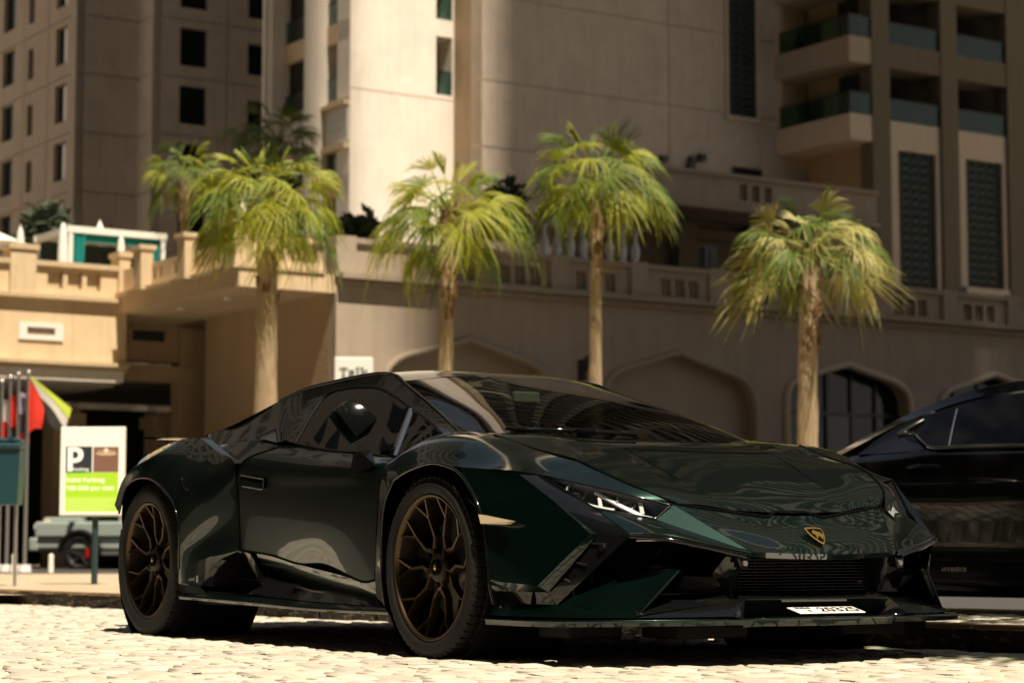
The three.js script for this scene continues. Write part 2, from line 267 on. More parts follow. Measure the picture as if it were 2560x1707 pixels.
  const lay = (list, parent, first) => {
    { const key = (e) => (-e.p[2] > 5.9 && Math.abs(e.p[0]) < -e.p[2] * 0.24 ? -e.p[2] : 100 - e.p[2]); list.sort((a, b) => key(a) - key(b)); }
    const set = (o, e) => { o.position.set(...e.p); o.rotation.set(e.a, -57.748 * D2R + e.c, e.b); o.scale.set(e.d, 0.045, e.w); };
    list.slice(0, first).forEach((e) => { const o = new THREE.Mesh(settG[e.k], settM[e.m]); o.name = 'sett'; set(o, e); parent.add(o); });
    const rest = list.slice(first), q = new THREE.Object3D();
    for (let k = 0; k < 4; k++) { const r = rest.filter((e) => e.k === k); const im = new THREE.InstancedMesh(settG[k], new THREE.MeshStandardMaterial({ map: toneTex, roughness: 0.85, bumpMap: grainT, bumpScale: 0.004 }), r.length); r.forEach((e, i) => { set(q, e); q.updateMatrix(); im.setMatrixAt(i, q.matrix); im.setColorAt(i, new THREE.Color().setRGB(...tones[e.m])); }); im.name = 'setts'; im.userData.kind = 'stuff'; parent.add(im); }
  };
  lay(list, road, 300); lay(list2, pave, 60);

  // kerb stones, each with broken dark faces and worn tan edges
  const kt = tex(256, 128, (u, v) => { const e = v > 0.9 ? 1 : fbm(u * 1.3, v) > 0.62 ? 0.5 : 0; const k = 0.5 + fbm(u * 3, v * 2); return [0.03 + 0.3 * e, 0.022 + 0.2 * e, 0.015 + 0.11 * e].map((c) => Math.pow(c * k, 1 / 2.2)); }, { srgb: true });
  const kTop = new THREE.MeshStandardMaterial({ map: tex(128, 128, (u, v) => { const k = 0.6 + 0.8 * fbm(u, v); return [0.3, 0.2, 0.1].map((c) => Math.pow(c * k, 1 / 2.2)); }, { srgb: true }), roughness: 0.9 });
  const kFace = new THREE.MeshStandardMaterial({ map: kt, roughness: 0.95, bumpMap: kt, bumpScale: 0.02 });
  function kerb(label, zf, x0, x1, h, w, lean) {
    const o = thing('kerb', label, 'kerb');
    for (let x = x0; x < x1; x += 0.62) {
      const a = carW(x, 0, zf(x)), b = carW(x + 0.605, 0, zf(x + 0.605)), len = Math.hypot(a[0] - b[0], a[2] - b[2]);
      const g = new RoundedBoxGeometry(len, h, w, 2, 0.012); const p = g.attributes.position; for (let i = 0; i < p.count; i++) p.setXYZ(i, p.getX(i), p.getY(i) + rr(-0.002, 0.002), p.getZ(i) + rr(-0.005, 0.005));
      g.clearGroups(); g.computeVertexNormals();
      const s = new THREE.Mesh(g, kFace); s.name = 'kerb_stone'; s.position.set((a[0] + b[0]) / 2, h / 2 - 0.02, (a[2] + b[2]) / 2); s.rotation.y = Math.atan2(-(b[2] - a[2]), b[0] - a[0]); o.add(s);
      const c = new THREE.Mesh(new RoundedBoxGeometry(len - 0.012, 0.012, w - 0.015, 2, 0.004), kTop); c.name = 'kerb_top'; c.position.set(0, h / 2 + 0.001, 0); s.add(c);
    }
    return o;
  }
  kerb('low dark chipped stone kerb with tan top running behind the sports car', (x) => kz(x) - 0.08, -9.3, 2.6, 0.115, 0.14);
  kerb('worn tan stone kerb in front of the black sedan', (x) => k2(x) + 0.02, -3.4, 3.2, 0.125, 0.2);
}
// ---------------------------------------------------------------- buildings
const bars = (x0, x1, y0, y1, z, nx, ny, w, diag) => {                // a pierced screen
  const g = [], W = x1 - x0, H = y1 - y0;
  for (let i = 0; i <= nx; i++) g.push(box(x0 + (W * i) / nx, (y0 + y1) / 2, z, w, H, w));
  for (let j = 0; j <= ny; j++) g.push(box((x0 + x1) / 2, y0 + (H * j) / ny, z, W, w, w * 1.1));
  if (diag) for (let i = 0; i < nx; i++) for (let j = 0; j < ny; j++) { const cx = x0 + (W * (i + 0.5)) / nx, cy = y0 + (H * (j + 0.5)) / ny, l = Math.hypot(W / nx, H / ny), a = Math.atan2(H / ny, W / nx); for (const s of [1, -1]) g.push(new THREE.BoxGeometry(l, w * 0.8, w * 0.8).rotateZ(s * a).translate(cx, cy, z)); g.push(new THREE.TorusGeometry(Math.min(W / nx, H / ny) * 0.3, w * 0.45, 4, 8).translate(cx, cy, z)); }
  return g;
};
const rectHole = (x0, x1, y0, y1) => { const p = new THREE.Path(); p.moveTo(x0, y0); p.lineTo(x0, y1); p.lineTo(x1, y1); p.lineTo(x1, y0); p.closePath(); return p; };
function slab(x0, x1, y0, y1, t, holes = [], n = 0) {                  // a wall of thickness t whose face is at n, with openings
  const s = new THREE.Shape(); s.moveTo(x0, y0); s.lineTo(x1, y0); s.lineTo(x1, y1); s.lineTo(x0, y1); s.closePath();
  for (const h of holes) s.holes.push(Array.isArray(h) ? rectHole(...h) : h);
  return new THREE.ExtrudeGeometry(s, { depth: t, bevelEnabled: false }).translate(0, 0, n - t);
}
function sub(parent, ln) { const g = new THREE.Group(); ln.put(g); parent.add(g); return g; }
function windowPart(parent, x0, x1, y0, y1, { n = -0.28, pane = M.pane, split = 0, name = 'window' } = {}) {
  const f = 0.06, fr = [box((x0 + x1) / 2, y0 + f / 2, n, x1 - x0, f, 0.08), box((x0 + x1) / 2, y1 - f / 2, n, x1 - x0, f, 0.08), box(x0 + f / 2, (y0 + y1) / 2, n, f, y1 - y0 - 2 * f, 0.08), box(x1 - f / 2, (y0 + y1) / 2, n, f, y1 - y0 - 2 * f, 0.08)];
  for (let i = 1; i <= split; i++) fr.push(box(x0 + ((x1 - x0) * i) / (split + 1), (y0 + y1) / 2, n, f * 0.8, y1 - y0 - 2 * f, 0.07));
  const w = part(name, fr, M.frame, parent);
  part('pane', box((x0 + x1) / 2, (y0 + y1) / 2, n - 0.03, x1 - x0 - 0.04, y1 - y0 - 0.04, 0.03), pane, w);
  return w;
}
// a wall of storey panels parted by open joints in front of a backing wall
function panelWall(parent, name, ln, x0, x1, ys, m, opens, { joint = 0.09, back = true, xs = [] } = {}) {
  const lo = ys[0], hi = ys.at(-1), cuts = [x0, ...xs, x1], inn = (h, a, b) => h[0] > a && h[1] < b;
  const geos = [];
  if (back) geos.push(slab(x0, x1, lo, hi, 0.4, opens.filter((h) => inn(h, x0, x1) && h[2] > lo && h[3] < hi), -0.08));
  part(name, geos.length ? geos : [box((x0 + x1) / 2, (lo + hi) / 2, -0.2, x1 - x0, hi - lo, 0.2)], m, parent);
  for (let k = 0; k < ys.length - 1; k++) for (let i = 0; i < cuts.length - 1; i++) {
    const a = cuts[i] + (i ? joint / 2 : 0), b = cuts[i + 1] - (i < cuts.length - 2 ? joint / 2 : 0), c = ys[k] + joint / 2, d = ys[k + 1] - joint / 2;
    part('wall_panel', slab(a, b, c, d, 0.0795, opens.filter((h) => inn(h, a, b) && h[2] > c && h[3] < d)), m, parent);
  }
}
const upperBin = () => { const m = new Map(); return { put(y, name, geo, mat, parent) { if (y < 36) return part(name, geo, mat, parent); const k = mat; if (!m.has(k)) m.set(k, { parent, list: [] }); m.get(k).list.push(...[geo].flat(9)); }, done() { for (const [mat, e] of m) part('upper_storeys', e.list, mat, e.parent).userData.kind = 'stuff'; } }; };
const range = (a, b, s) => { const r = []; for (let x = a; x <= b + 1e-6; x += s) r.push(x); return r; };

// --- the far tower at the left edge: left-facing wall, right-facing wall stepped back once
{
  const t = thing('apartment_tower', 'shaded grey brown apartment tower with square dark windows at the far left', 'building');
  const A = line(178, 120, -56.5), B = line(178, 120, 33.5), pitch = A.y(141, 215.5) - A.y(141, 359), y0 = A.y(178, 1265 - 1015) , base = B.y(183, 32);
  const ys = []; for (let y = base - pitch * 7; y < base + pitch * 2.2; y += pitch) ys.push(y);
  const topY = 105, hiY = ys.at(-1);
  // left-facing wall
  const gA = sub(t, A), lenA = 16, opA = [], put = (pa, pb, ya, yb, ref, pane, g, L, op) => { const s0 = L.s(pa), s1 = L.s(pb), yt = L.y(ref, ya), yb2 = L.y(ref, yb); for (let k = -6; k < 5; k++) { const c = yb2 + k * pitch, d = yt + k * pitch; const j = Math.floor((c - ys[0]) / pitch); if (c > ys[0] + 0.1 && d < hiY - 0.1 && Math.floor((d - ys[0]) / pitch) === j) { op.push([s0, s1, c, d]); windowPart(g, s0, s1, c, d, { pane: typeof pane === 'function' ? pane(k) : pane, n: -0.3 }); } } };
  put(127, 156, 215.5, 310, 141, M.pane, gA, A, opA); put(57, 71, 266, 343, 64, M.pane, gA, A, opA); put(-6, 23, 268, 356, 8, M.pane, gA, A, opA);
  for (const h of opA.filter((h) => h[0] > A.s(120))) part('curtain', box(h[0] + (h[1] - h[0]) * 0.68, (h[2] + h[3]) / 2, -0.24, (h[1] - h[0]) * 0.5, (h[3] - h[2]) * 0.9, 0.02), M.curtain, gA);
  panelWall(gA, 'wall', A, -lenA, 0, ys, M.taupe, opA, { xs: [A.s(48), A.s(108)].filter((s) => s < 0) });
  // right-facing wall, two planes
  const gB = sub(t, B), opB = [], sStep = B.s(335);
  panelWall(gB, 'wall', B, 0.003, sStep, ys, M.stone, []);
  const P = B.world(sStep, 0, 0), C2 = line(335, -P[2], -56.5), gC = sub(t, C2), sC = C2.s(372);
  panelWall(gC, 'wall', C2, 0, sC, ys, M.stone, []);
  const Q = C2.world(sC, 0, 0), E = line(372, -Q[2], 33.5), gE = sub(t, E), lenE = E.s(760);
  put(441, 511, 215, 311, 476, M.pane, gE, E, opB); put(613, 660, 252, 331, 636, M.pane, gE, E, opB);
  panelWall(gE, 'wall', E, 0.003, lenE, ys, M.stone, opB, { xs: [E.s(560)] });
  const up = []; for (let y = hiY + pitch * 0.3; y < topY - 3; y += pitch) { for (let s = 3; s < lenE; s += 5) up.push(box(s, y + 1.2, 0.02, 2.2, 2.1, 0.05)); }
  part('upper_storeys', [slab(0, lenE, hiY, topY, 0.5), box(lenE / 2, (hiY + topY) / 2, -9, lenE - 0.1, topY - hiY, 17)], M.taupe, gE);
  const uw = part('upper_windows', up, M.pane, gE); uw.userData.kind = 'stuff';
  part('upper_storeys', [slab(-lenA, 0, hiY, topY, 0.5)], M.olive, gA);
  part('core', [box(lenE / 2, (ys[0] + hiY) / 2, -9.5, lenE - 0.2, hiY - ys[0] - 0.2, 16)], M.dark, gE);
}
// --- the middle tower: sunlit front, saw-tooth balconies to its left, long shaded wall to its right
let T3start;
{
  const t = thing('apartment_tower', 'cream tower with a bright sunlit front, stacked glass balconies and a tall pierced screen', 'building');
  const W = line(871, 97, 33.5), g = sub(t, W), w1 = W.s(1133), pitch = W.y(845, 260) - W.y(845, 456), topY = 225, low = 8;
  const floors = range(W.y(900, 540) , 34, pitch);
  // corner loggias in the sunlit front
  const lx0 = W.s(1088), lx1 = W.s(1129), op = []; const ly0 = W.y(1110, 238), ly1 = W.y(1110, 92);
  for (let k = 0; k < 3; k++) op.push([lx0, lx1, ly0 + k * pitch, ly1 + k * pitch]);
  const ysW = [low, ...range(W.y(1000, 238), 34, pitch * 2)];
  part('front_wall', slab(0, w1, low, topY, 1.2, op), M.pale, g);
  for (const h of op) { part('loggia', [box((h[0] + h[1]) / 2, (h[2] + h[3]) / 2, -1.9, h[1] - h[0] + 1, h[3] - h[2] + 1, 0.2)], M.tan, g); part('balcony_rail', [box((h[0] + h[1]) / 2, h[2] + 0.55, -0.05, h[1] - h[0] - 0.02, 1.1, 0.03)], M.railBlue, g); part('rail_cap', [box((h[0] + h[1]) / 2, h[2] + 1.12, -0.05, h[1] - h[0] - 0.02, 0.05, 0.06), box(h[0] + 0.03, h[2] + 0.55, -0.05, 0.05, 1.08, 0.05)], M.frame, g); }
  part('wall_groove', [box(w1 / 2, W.y(1000, 235), 0.004, w1 - 0.02, 0.05, 0.006)], M.tan, g);
  // return and long wall
  const R0 = line(1133, W.depth(1133), -56.5), gR0 = sub(t, R0), r0 = R0.s(1176);
  part('corner_wall', slab(0.003, r0, low, topY, 0.6), M.tan, gR0);
  const R = line(1176, R0.depth(1176), 33.5), gR = sub(t, R), rl = R.s(1950) + 6, pR = R.y(1300, 0) - R.y(1300, 211), yj = R.y(1300, 211.5);
  const ys = [low, R.y(1700, 425), yj, yj + pR, yj + 2 * pR, yj + 3 * pR], sx0 = R.s(1826), sx1 = R.s(1897), sy0 = R.y(1860, 292);
  const holes = [[sx0, sx1, yj + 0.3, ys.at(-1) - 0.3]];
  part('wall', slab(0.003, rl, low, topY, 0.4, [[sx0, sx1, sy0, yj + 9.4]], -0.08), M.stone, gR);
  for (let k = 0; k < ys.length - 1; k++) { const c = ys[k] + 0.03, d = ys[k + 1] - 0.03; for (const [a, b] of [[0.003, R.s(1676) - 0.03], [R.s(1676) + 0.03, sx0 - 0.25], [sx1 + 0.25, rl - 0.01]]) part('wall_panel', slab(a, b, c, d, 0.0795), M.stone, gR); if (d < sy0) part('wall_panel', slab(sx0 - 0.19, sx1 + 0.19, c, Math.min(d, sy0 - 0.3), 0.0795), M.stone, gR); }
  part('screen_frame', [slab(sx0 - 0.18, sx1 + 0.18, sy0 - 0.25, yj + 9.7, 0.3, [[sx0, sx1, sy0, yj + 9.4]], 0.06)], M.trim, gR);
  part('screen', bars(sx0, sx1, sy0, yj + 9.4, -0.1, 3, 26, 0.09, true), M.lattice, gR);
  part('screen_back', box((sx0 + sx1) / 2, (sy0 + yj + 9.4) / 2, -0.6, sx1 - sx0 + 0.4, yj + 9.4 - sy0 + 0.4, 0.1), M.dark, gR);
  for (const [px, py] of [[1655, 400], [1729, 402], [1752, 396], [1724, 420]]) part('floodlight', [box(R.s(px), R.y(px, py), 0.18, 0.35, 0.35, 0.3), box(R.s(px), R.y(px, py), 0.02, 0.1, 0.1, 0.1)], M.frame, gR);
  part('ledge', box((R.s(1560) + rl) / 2, R.y(1700, 428), 0.16, rl - R.s(1560), 0.22, 0.3), M.taupe, gR);
  { const w = [], b = [], c = []; for (let yy = 36; yy < topY - 3; yy += 3.5) for (let q = 1.5; q < rl - 2; q += 4.4) { w.push(box(q + 1.5, yy + 1.3, 0.02, 3.0, 2.4, 0.06)); b.push(box(q + 1.5, yy - 0.25, 0.6, 3.4, 0.5, 1.2)); c.push(box(q + 1.5, yy + 0.5, 1.15, 3.4, 1.0, 0.04)); } part('upper_windows', w, M.pane, gR).userData.kind = 'stuff'; part('upper_balconies', b, M.olive, gR).userData.kind = 'stuff'; part('upper_rails', c, M.rail, gR).userData.kind = 'stuff'; }
  windowPart(gR, R.s(1836), R.s(1906), R.y(1870, 456), R.y(1870, 421), { n: 0.05, split: 1 });
  part('core', [box(rl / 2, topY / 2 + 5, -4.5, rl - 3, topY - 12, 6.5)], M.dark, gR);
  T3start = { d: R.depth(1945), R };
  // its left-facing side: two bays of balconies between piers that catch the sun on their flanks
  const V = line(871, 97, -56.5), gV = sub(t, V), P1 = V.s(812), P2 = V.s(705), th = 0.22, pj = 1.05;
  [[0, P1, 192, 842, 318], [P1 - th, P2, 236, 735, 345]].forEach(([xr, xl, py, px, ly]) => {
    const w = xr - xl - 0.01, c = (xr + xl) / 2, yRail = V.y(px, py), ub = upperBin();
    for (let k = -2; k < 66; k++) {
      const yb = yRail + k * pitch - 1.05; if (yb < 10 || yb > topY - 4) continue;
      ub.put(yb, 'balcony_slab', box(c, yb - 0.45, -0.3, w, 0.9, 0.6), M.cream, gV); ub.put(yb, 'balcony_soffit', box(c, yb - 0.82, -1.35, w, 0.16, 1.48), M.cream, gV);
      ub.put(yb, 'balcony_rail', box(c, yb + 0.52, -0.08, w - 0.08, 1.0, 0.03), M.railBlue, gV); ub.put(yb, 'rail_cap', [box(c, yb + 1.05, -0.08, w - 0.02, 0.05, 0.06), box(xr - 0.06, yb + 0.52, -0.08, 0.05, 1.0, 0.05)], M.frame, gV);
    }
    ub.done();
    part('balcony_back', [box(c, 10 + (topY - 10) / 2, -2.2, w, topY - 10, 0.2)], M.tan, gV);
    part('balcony_doors', range(0, 26, 1).map((k) => box(c - 0.2, yRail + (k - 2) * pitch + 0.05, -2.07, w * 0.55, 2.1, 0.05)), M.pane, gV).userData.kind = 'stuff';
    const yl = V.y(px, ly); part('screen', bars(xl + 0.1, xr - 0.1, yl - 0.75, yl + 0.75, 0.05, 6, 4, 0.06, true), M.white, gV); part('screen_back', box(c, yl, -0.1, w, 1.7, 0.1), M.tan, gV); part('screen_sill', [box(c, yl - 1.0, 0.1, w, 0.25, 0.4), box(c, yl + 0.95, 0.1, w, 0.2, 0.4)], M.cream, gV);
    part('pier', box(xl - th / 2, (low + topY) / 2, pj / 2 - 0.4, th, topY - low, pj + 0.8), M.pale, gV);
  });
  part('core', [box(w1 / 2, topY / 2 + 5, -5.4, w1 - 0.6, topY - 12, 5)], M.dark, g);
}
// --- the right tower: corner loggias, columns, glass balconies, framed pierced panels
{
  const t = thing('apartment_tower', 'shaded tower at the right with green glass balconies over two tall framed pierced panels', 'building');
  const V = line(1945, T3start.d, -56.5), gV = sub(t, V), L = V.s(2132), p = V.y(2040, 51) - V.y(2040, 242), topY = 225, ub = upperBin();
  const yS0 = V.y(2040, 366), yS1 = V.y(2040, 302), U = line(2132, V.depth(2132), 33.5), D = U.s(2206);
  for (let k = 0; k < 62; k++) {
    const a = yS0 + k * p, b = yS1 + k * p; if (b > topY) break;
    ub.put(a, 'balcony_slab', box(L / 2, (a + b) / 2, -D / 2, L, b - a, D), k ? M.taupe : M.trim, gV);
    ub.put(a, 'balcony_rail', [box(L / 2, b + 0.52, -0.06, L - 0.1, 1.0, 0.03)], M.rail, gV);
    ub.put(a, 'balcony_rail', [box(L - 0.06, b + 0.52, -D / 2, 0.03, 1.0, D - 0.2)], M.rail, gV);
    ub.put(a, 'rail_cap', [box(L / 2, b + 1.06, -0.06, L - 0.02, 0.07, 0.07), box(L - 0.06, b + 1.06, -D / 2, 0.07, 0.068, D - 0.1), box(L - 0.06, b + 0.5, -0.06, 0.06, 1.04, 0.06), box(L * 0.5, b + 0.5, -0.06, 0.05, 1.04, 0.05), box(0.05, b + 0.5, -0.06, 0.05, 1.04, 0.05)], M.frame, gV);
    if (k < 3) { const w = windowPart(gV, L * 0.56, L * 0.98, b + 0.02, b + p - (b - a) - 0.25, { n: -D + 0.4, pane: M.paneGrey, split: 1, name: 'balcony_door' }); }
    if (k === 1) { const plant = part('potted_plant', [cyl(L * 0.2, b + 0.2, -0.6, 0.16, 0.2, 0.4, 10), new THREE.ConeGeometry(0.35, 0.7, 7).translate(L * 0.2, b + 0.7, -0.6)], M.lattice, gV); }
  }
  part('back_wall', [box(L / 2, topY / 2 + 4, -D - 0.2, L, topY - 8, 0.4), box(0.18, topY / 2 + 10, -D / 2, 0.34, topY - 22, D - 0.4)], M.tan, gV);
  part('end_pier', [box(0.12, (yS1 + topY) / 2 + 0.02, -0.12, 0.22, topY - yS1 - 0.1, 0.2)], M.trim, gV);
  ub.done(); const uu = upperBin();
  const gU = sub(t, U), s = (px) => U.s(px), y = (px, py) => U.y(px, py);
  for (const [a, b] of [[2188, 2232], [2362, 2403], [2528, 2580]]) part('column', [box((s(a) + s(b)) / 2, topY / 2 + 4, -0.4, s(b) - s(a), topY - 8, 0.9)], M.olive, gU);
  for (const [a, b, yr0, yr1, fy] of [[2232, 2362, 120, 68, 310], [2403, 2528, 150, 98, 332], [2580, 2720, 170, 118, 350]]) {
    const x0 = s(a) + 0.01, x1 = s(b) - 0.01, xm = (a + b) / 2, rb = y(xm, yr0), rt = y(xm, yr1), yf = y(xm, fy);
    for (let k = -1; k < 62; k++) { const o = k * p; if (rt + o > topY) break;
      uu.put(rb + o, 'balcony_rail', box((x0 + x1) / 2, (rb + rt) / 2 + o, -0.12, x1 - x0, rt - rb, 0.03), M.rail, gU); uu.put(rb + o, 'rail_cap', box((x0 + x1) / 2, rt + o, -0.12, x1 - x0, 0.07, 0.07), M.frame, gU);
      if (k >= 0) uu.put(rb + o, 'balcony_slab', box((x0 + x1) / 2, rb + o - 0.62, -0.9, x1 - x0, 1.2, 1.8), M.olive, gU); }
    const pl = part('balcony_doors', range(-1, 58, 1).map((k) => box((x0 + x1) / 2, rb + k * p + 0.9, -2.6, (x1 - x0) * 0.7, 2.2, 0.06)), M.pane, gU); pl.userData.kind = 'stuff';
    const lx0 = x0 + 0.62, lx1 = x1 - 0.28, ly0 = y(xm, 722), ly1 = y(xm, fy + 70);
    part('panel_frame', slab(x0, x1, y(xm, 742), yf, 0.5, [[lx0, lx1, ly0, ly1]], -0.12), M.trim, gU);
    part('panel_sill', box((x0 + x1) / 2 - 0.1, y(xm, 735), 0.1, x1 - x0 - 0.5, 0.5, 0.4), M.trim, gU);
    part('pierced_panel', bars(lx0, lx1, ly0, ly1, -0.35, 4, 16, 0.07, true), M.lattice, gU);
    part('panel_back', box((lx0 + lx1) / 2, (ly0 + ly1) / 2, -0.9, lx1 - lx0 + 0.3, ly1 - ly0 + 0.3, 0.1), M.dark, gU);
  }
  uu.done();
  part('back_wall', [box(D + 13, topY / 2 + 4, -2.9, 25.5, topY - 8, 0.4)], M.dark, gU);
}
// --- two towers out of the frame, to the right of the camera: what shades the right half of the street
{
  const tower = (label, x0, x1, d, h, m) => { const t = thing('apartment_tower', label, 'building', [0, 0, 0]); const c = Math.atan2(0.46, 0.888), n = [0.46, 0.888], mx = (x0 + x1) / 2; const gg = new THREE.Group(); gg.position.set(mx, 0, -d); gg.rotation.y = c; t.add(gg); const w = (x1 - x0) * Math.cos(c); part('wall', box(0, h / 2, 0, w, h, 14), m, gg); part('windows', (() => { const g = []; for (let yy = 6; yy < h - 4; yy += 3.5) for (let x = -w / 2 + 2; x < w / 2 - 1.5; x += 3.6) g.push(box(x, yy, -7.02, 1.9, 2, 0.1)); return g; })(), M.pane, gg).userData.kind = 'stuff'; part('parapet', box(0, h + 0.5, 0, w + 0.4, 1, 14.4), m, gg); };
  tower('tall brown tower beside the street at the right of the forecourt', 48.7, 68.6, -50, 390, M.olive);
  tower('lower brown wing at the far end of the tall tower beside the street', 68.7, 73, -50, 245, M.olive);
  { const t = thing('apartment_tower', 'wide dark glass tower continuing the row beyond the right edge', 'building', [100, 0, -150], -0.25), h = 235, w = 112; part('wall', box(0, h / 2, -8, w, h, 16), std([0.024, 0.03, 0.028], 0.6), t); const g = [], b = []; for (let yy = 5; yy < h - 4; yy += 3.6) { b.push(box(0, yy, 0.25, w, 0.7, 0.5)); for (let s = -w / 2 + 2.5; s < w / 2 - 2; s += 6) g.push(box(s, yy + 1.75, 0.05, 3.4, 2.3, 0.1)); } part('windows', g, M.pane, t).userData.kind = 'stuff'; part('floor_bands', b, std([0.06, 0.065, 0.055], 0.7), t).userData.kind = 'stuff'; }
  tower('very tall brown tower further along the street at the right', 76.1, 130, -50, 460, M.olive);
}
// --- the shaded side of the street behind the camera's left, and the block that closes the street: what the car's flank and nose mirror
{
  const dk = std([0.05, 0.04, 0.032], 0.8), gl = phy([0.01, 0.012, 0.013], 0.06);
  const row = (label, w, h, x, z, turn) => { const t = thing('street_block', label, 'building', carW(x, 0, z), -57.748 * D2R + turn); part('wall', box(0, h / 2, -6, w, h, 12), dk, t); const g = []; for (let yy = 1.2; yy < h - 3; yy += 3.4) for (let s = -w / 2 + 2; s < w / 2 - 2; s += 4.2) g.push(box(s, yy + 1.1, 0.03, 2.2, 2.2, 0.08)); part('windows', g, gl, t).userData.kind = 'stuff'; part('plinth', box(0, 0.45, 0.1, w, 0.9, 0.3), dk, t); part('parapet', box(0, h + 0.4, -6, w + 0.3, 0.8, 12.3), dk, t); };
  row('long dark brown block along the opposite side of the street behind the camera', 120, 92, -22, 15.5, Math.PI);
  row('dark glass block closing the street behind the sports car', 36, 80, -74, 5, Math.PI / 2);
  row('dark block closing the street in front of the sports car', 44, 40, 42, -4, -Math.PI / 2);
}
// --- podium: sunlit volume at the left, balcony over the driveway, long arcade wall
{
  const t = thing('podium_building', 'long beige podium with balustrades, a deep balcony over a driveway and pointed arches', 'building');
  const L = line(0, 50, 33.5), g = sub(t, L), y = (px, py) => L.y(px, py), s = (px) => L.s(px), xa = s(-420), xb = s(317);
  const yTop = y(150, 668), yCor = y(150, 742), yBody = y(150, 903), yBeam0 = y(150, 918), yBeam1 = y(150, 950);
  const slots = [[118, 157], [168, 205], [216, 251]].map(([a, b]) => [s(a), s(b), y(200, 724), y(200, 680)]);
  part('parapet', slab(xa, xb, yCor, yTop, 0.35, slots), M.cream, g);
  for (const h of slots) for (let i = 1; i < 4; i++) part('baluster', box(h[0] + ((h[1] - h[0]) * i) / 4, (h[2] + h[3]) / 2, -0.18, 0.09, h[3] - h[2], 0.12), M.cream, g);
  part('coping', [box((xa + xb) / 2, yTop + 0.06, -0.15, xb - xa, 0.12, 0.5), box((xa + xb) / 2, yCor - 0.02, 0.06, xb - xa, 0.1, 0.25)], M.cream, g);
  for (const px of [52, 305, -210]) { const x = s(px); part('post', [box(x, (yCor + yTop) / 2 + 0.15, -0.12, px === 52 ? 0.62 : 0.28, yTop - yCor + 0.4, 0.5), box(x, yTop + 0.4, -0.12, px === 52 ? 0.74 : 0.36, 0.12, 0.6)], M.cream, g); const f = part('finial', [new THREE.LatheGeometry([[0, 0], [0.09, 0], [0.1, 0.06], [0.08, 0.2], [0.06, 0.34], [0.02, 0.42], [0, 0.5]].map((p) => new THREE.Vector2(...p)), 10).translate(x, yTop + 0.46, -0.12)], M.white, g); }
  const v0 = s(47), v1 = s(158), vy0 = y(100, 850), vy1 = y(100, 808), vh = [v0 + 0.2, v1 - 0.2, vy0 + 0.12, vy1 - 0.1];
  part('body_wall', slab(xa, xb, yBody, yCor - 0.07, 0.5, [vh]), M.cream, g);
  part('vent_frame', slab(v0, v1, vy0, vy1, 0.12, [vh], 0.05), M.white, g); part('vent_screen', bars(...vh, -0.05, 7, 3, 0.035, true), M.cream, g); part('vent_back', box((v0 + v1) / 2, (vy0 + vy1) / 2, -0.42, v1 - v0, vy1 - vy0, 0.08), M.latticeTan, g);
  part('moulding', [box((xa + xb) / 2, yBody - 0.05, 0.05, xb - xa - 0.04, 0.09, 0.5), box((xa + xb) / 2, (yBody + yBeam0) / 2 - 0.05, -0.1, xb - xa - 0.06, yBody - yBeam0, 0.5)], M.cream, g);
  part('beam', slab(xa, xb - 0.1, yBeam1, yBeam0 - 0.03, 0.7, [], 0.12), M.pale, g);
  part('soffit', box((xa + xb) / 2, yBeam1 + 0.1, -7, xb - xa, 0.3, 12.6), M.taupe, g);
  part('side_wall', box(xb - 0.2, (yBeam1 + yTop) / 2, -6.3, 0.4, yTop - yBeam1, 12), M.cream, g);
  part('roof_slab', box((xa + xb) / 2, yCor - 0.2, -7, xb - xa - 0.5, 0.2, 13), M.taupe, g);
  // recess wall behind, with its darker beam, and the driveway beneath
  const K = line(305, 53.4, 33.5), gK = sub(t, K), k0 = 0, k1 = K.s(530), h2 = [K.s(330), K.s(412), K.y(370, 853), K.y(370, 826)];
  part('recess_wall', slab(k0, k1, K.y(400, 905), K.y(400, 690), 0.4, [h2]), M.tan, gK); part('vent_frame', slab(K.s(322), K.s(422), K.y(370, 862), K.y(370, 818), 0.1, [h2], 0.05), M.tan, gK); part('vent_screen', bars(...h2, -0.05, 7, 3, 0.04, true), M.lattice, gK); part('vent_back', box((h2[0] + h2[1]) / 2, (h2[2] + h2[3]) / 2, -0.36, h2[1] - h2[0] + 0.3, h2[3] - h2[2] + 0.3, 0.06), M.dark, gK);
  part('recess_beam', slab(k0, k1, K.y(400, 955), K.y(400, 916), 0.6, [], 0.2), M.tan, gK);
  part('driveway_back', [box(-2, 2.2, -9, 34, 4.4, 0.4)], M.dark, gK);
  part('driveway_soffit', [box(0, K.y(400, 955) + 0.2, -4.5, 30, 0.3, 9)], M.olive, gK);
  for (const px of [215, 470]) { const x = K.s(px); part('driveway_column', [box(x, 1.9, -1.4, 0.7, 3.9, 0.7), box(x, 3.6, -1.4, 0.9, 0.3, 0.9)], M.tan, gK); }
  // pointed driveway arch seen deep in the shade
  const Z = line(470, 54.2, 33.5), gZ = sub(t, Z); { const a = Z.s(500), b = Z.s(590), h = (a + b) / 2, sp = 1.6, q = new THREE.Path(); q.moveTo(a, -0.02); q.lineTo(a, sp); q.quadraticCurveTo(a + 0.02, sp + 0.7, h, sp + 1.15); q.quadraticCurveTo(b - 0.02, sp + 0.7, b, sp); q.lineTo(b, -0.02); part('arch_wall', slab(-0.2, Z.s(760), -0.05, 5.9, 0.5, [q]), M.tan, gZ); part('arch_back', box(h, 1.6, -1.6, b - a + 1, 3.4, 0.2), M.dark, gZ); }
  // main wall with its balcony face and arches
  const N = line(840, 47.5, 33.5), gN = sub(t, N), ny = (px, py) => N.y(px, py), ns = (px) => N.s(px), n1 = ns(2760), yC = ny(850, 697), yP = ny(850, 606);
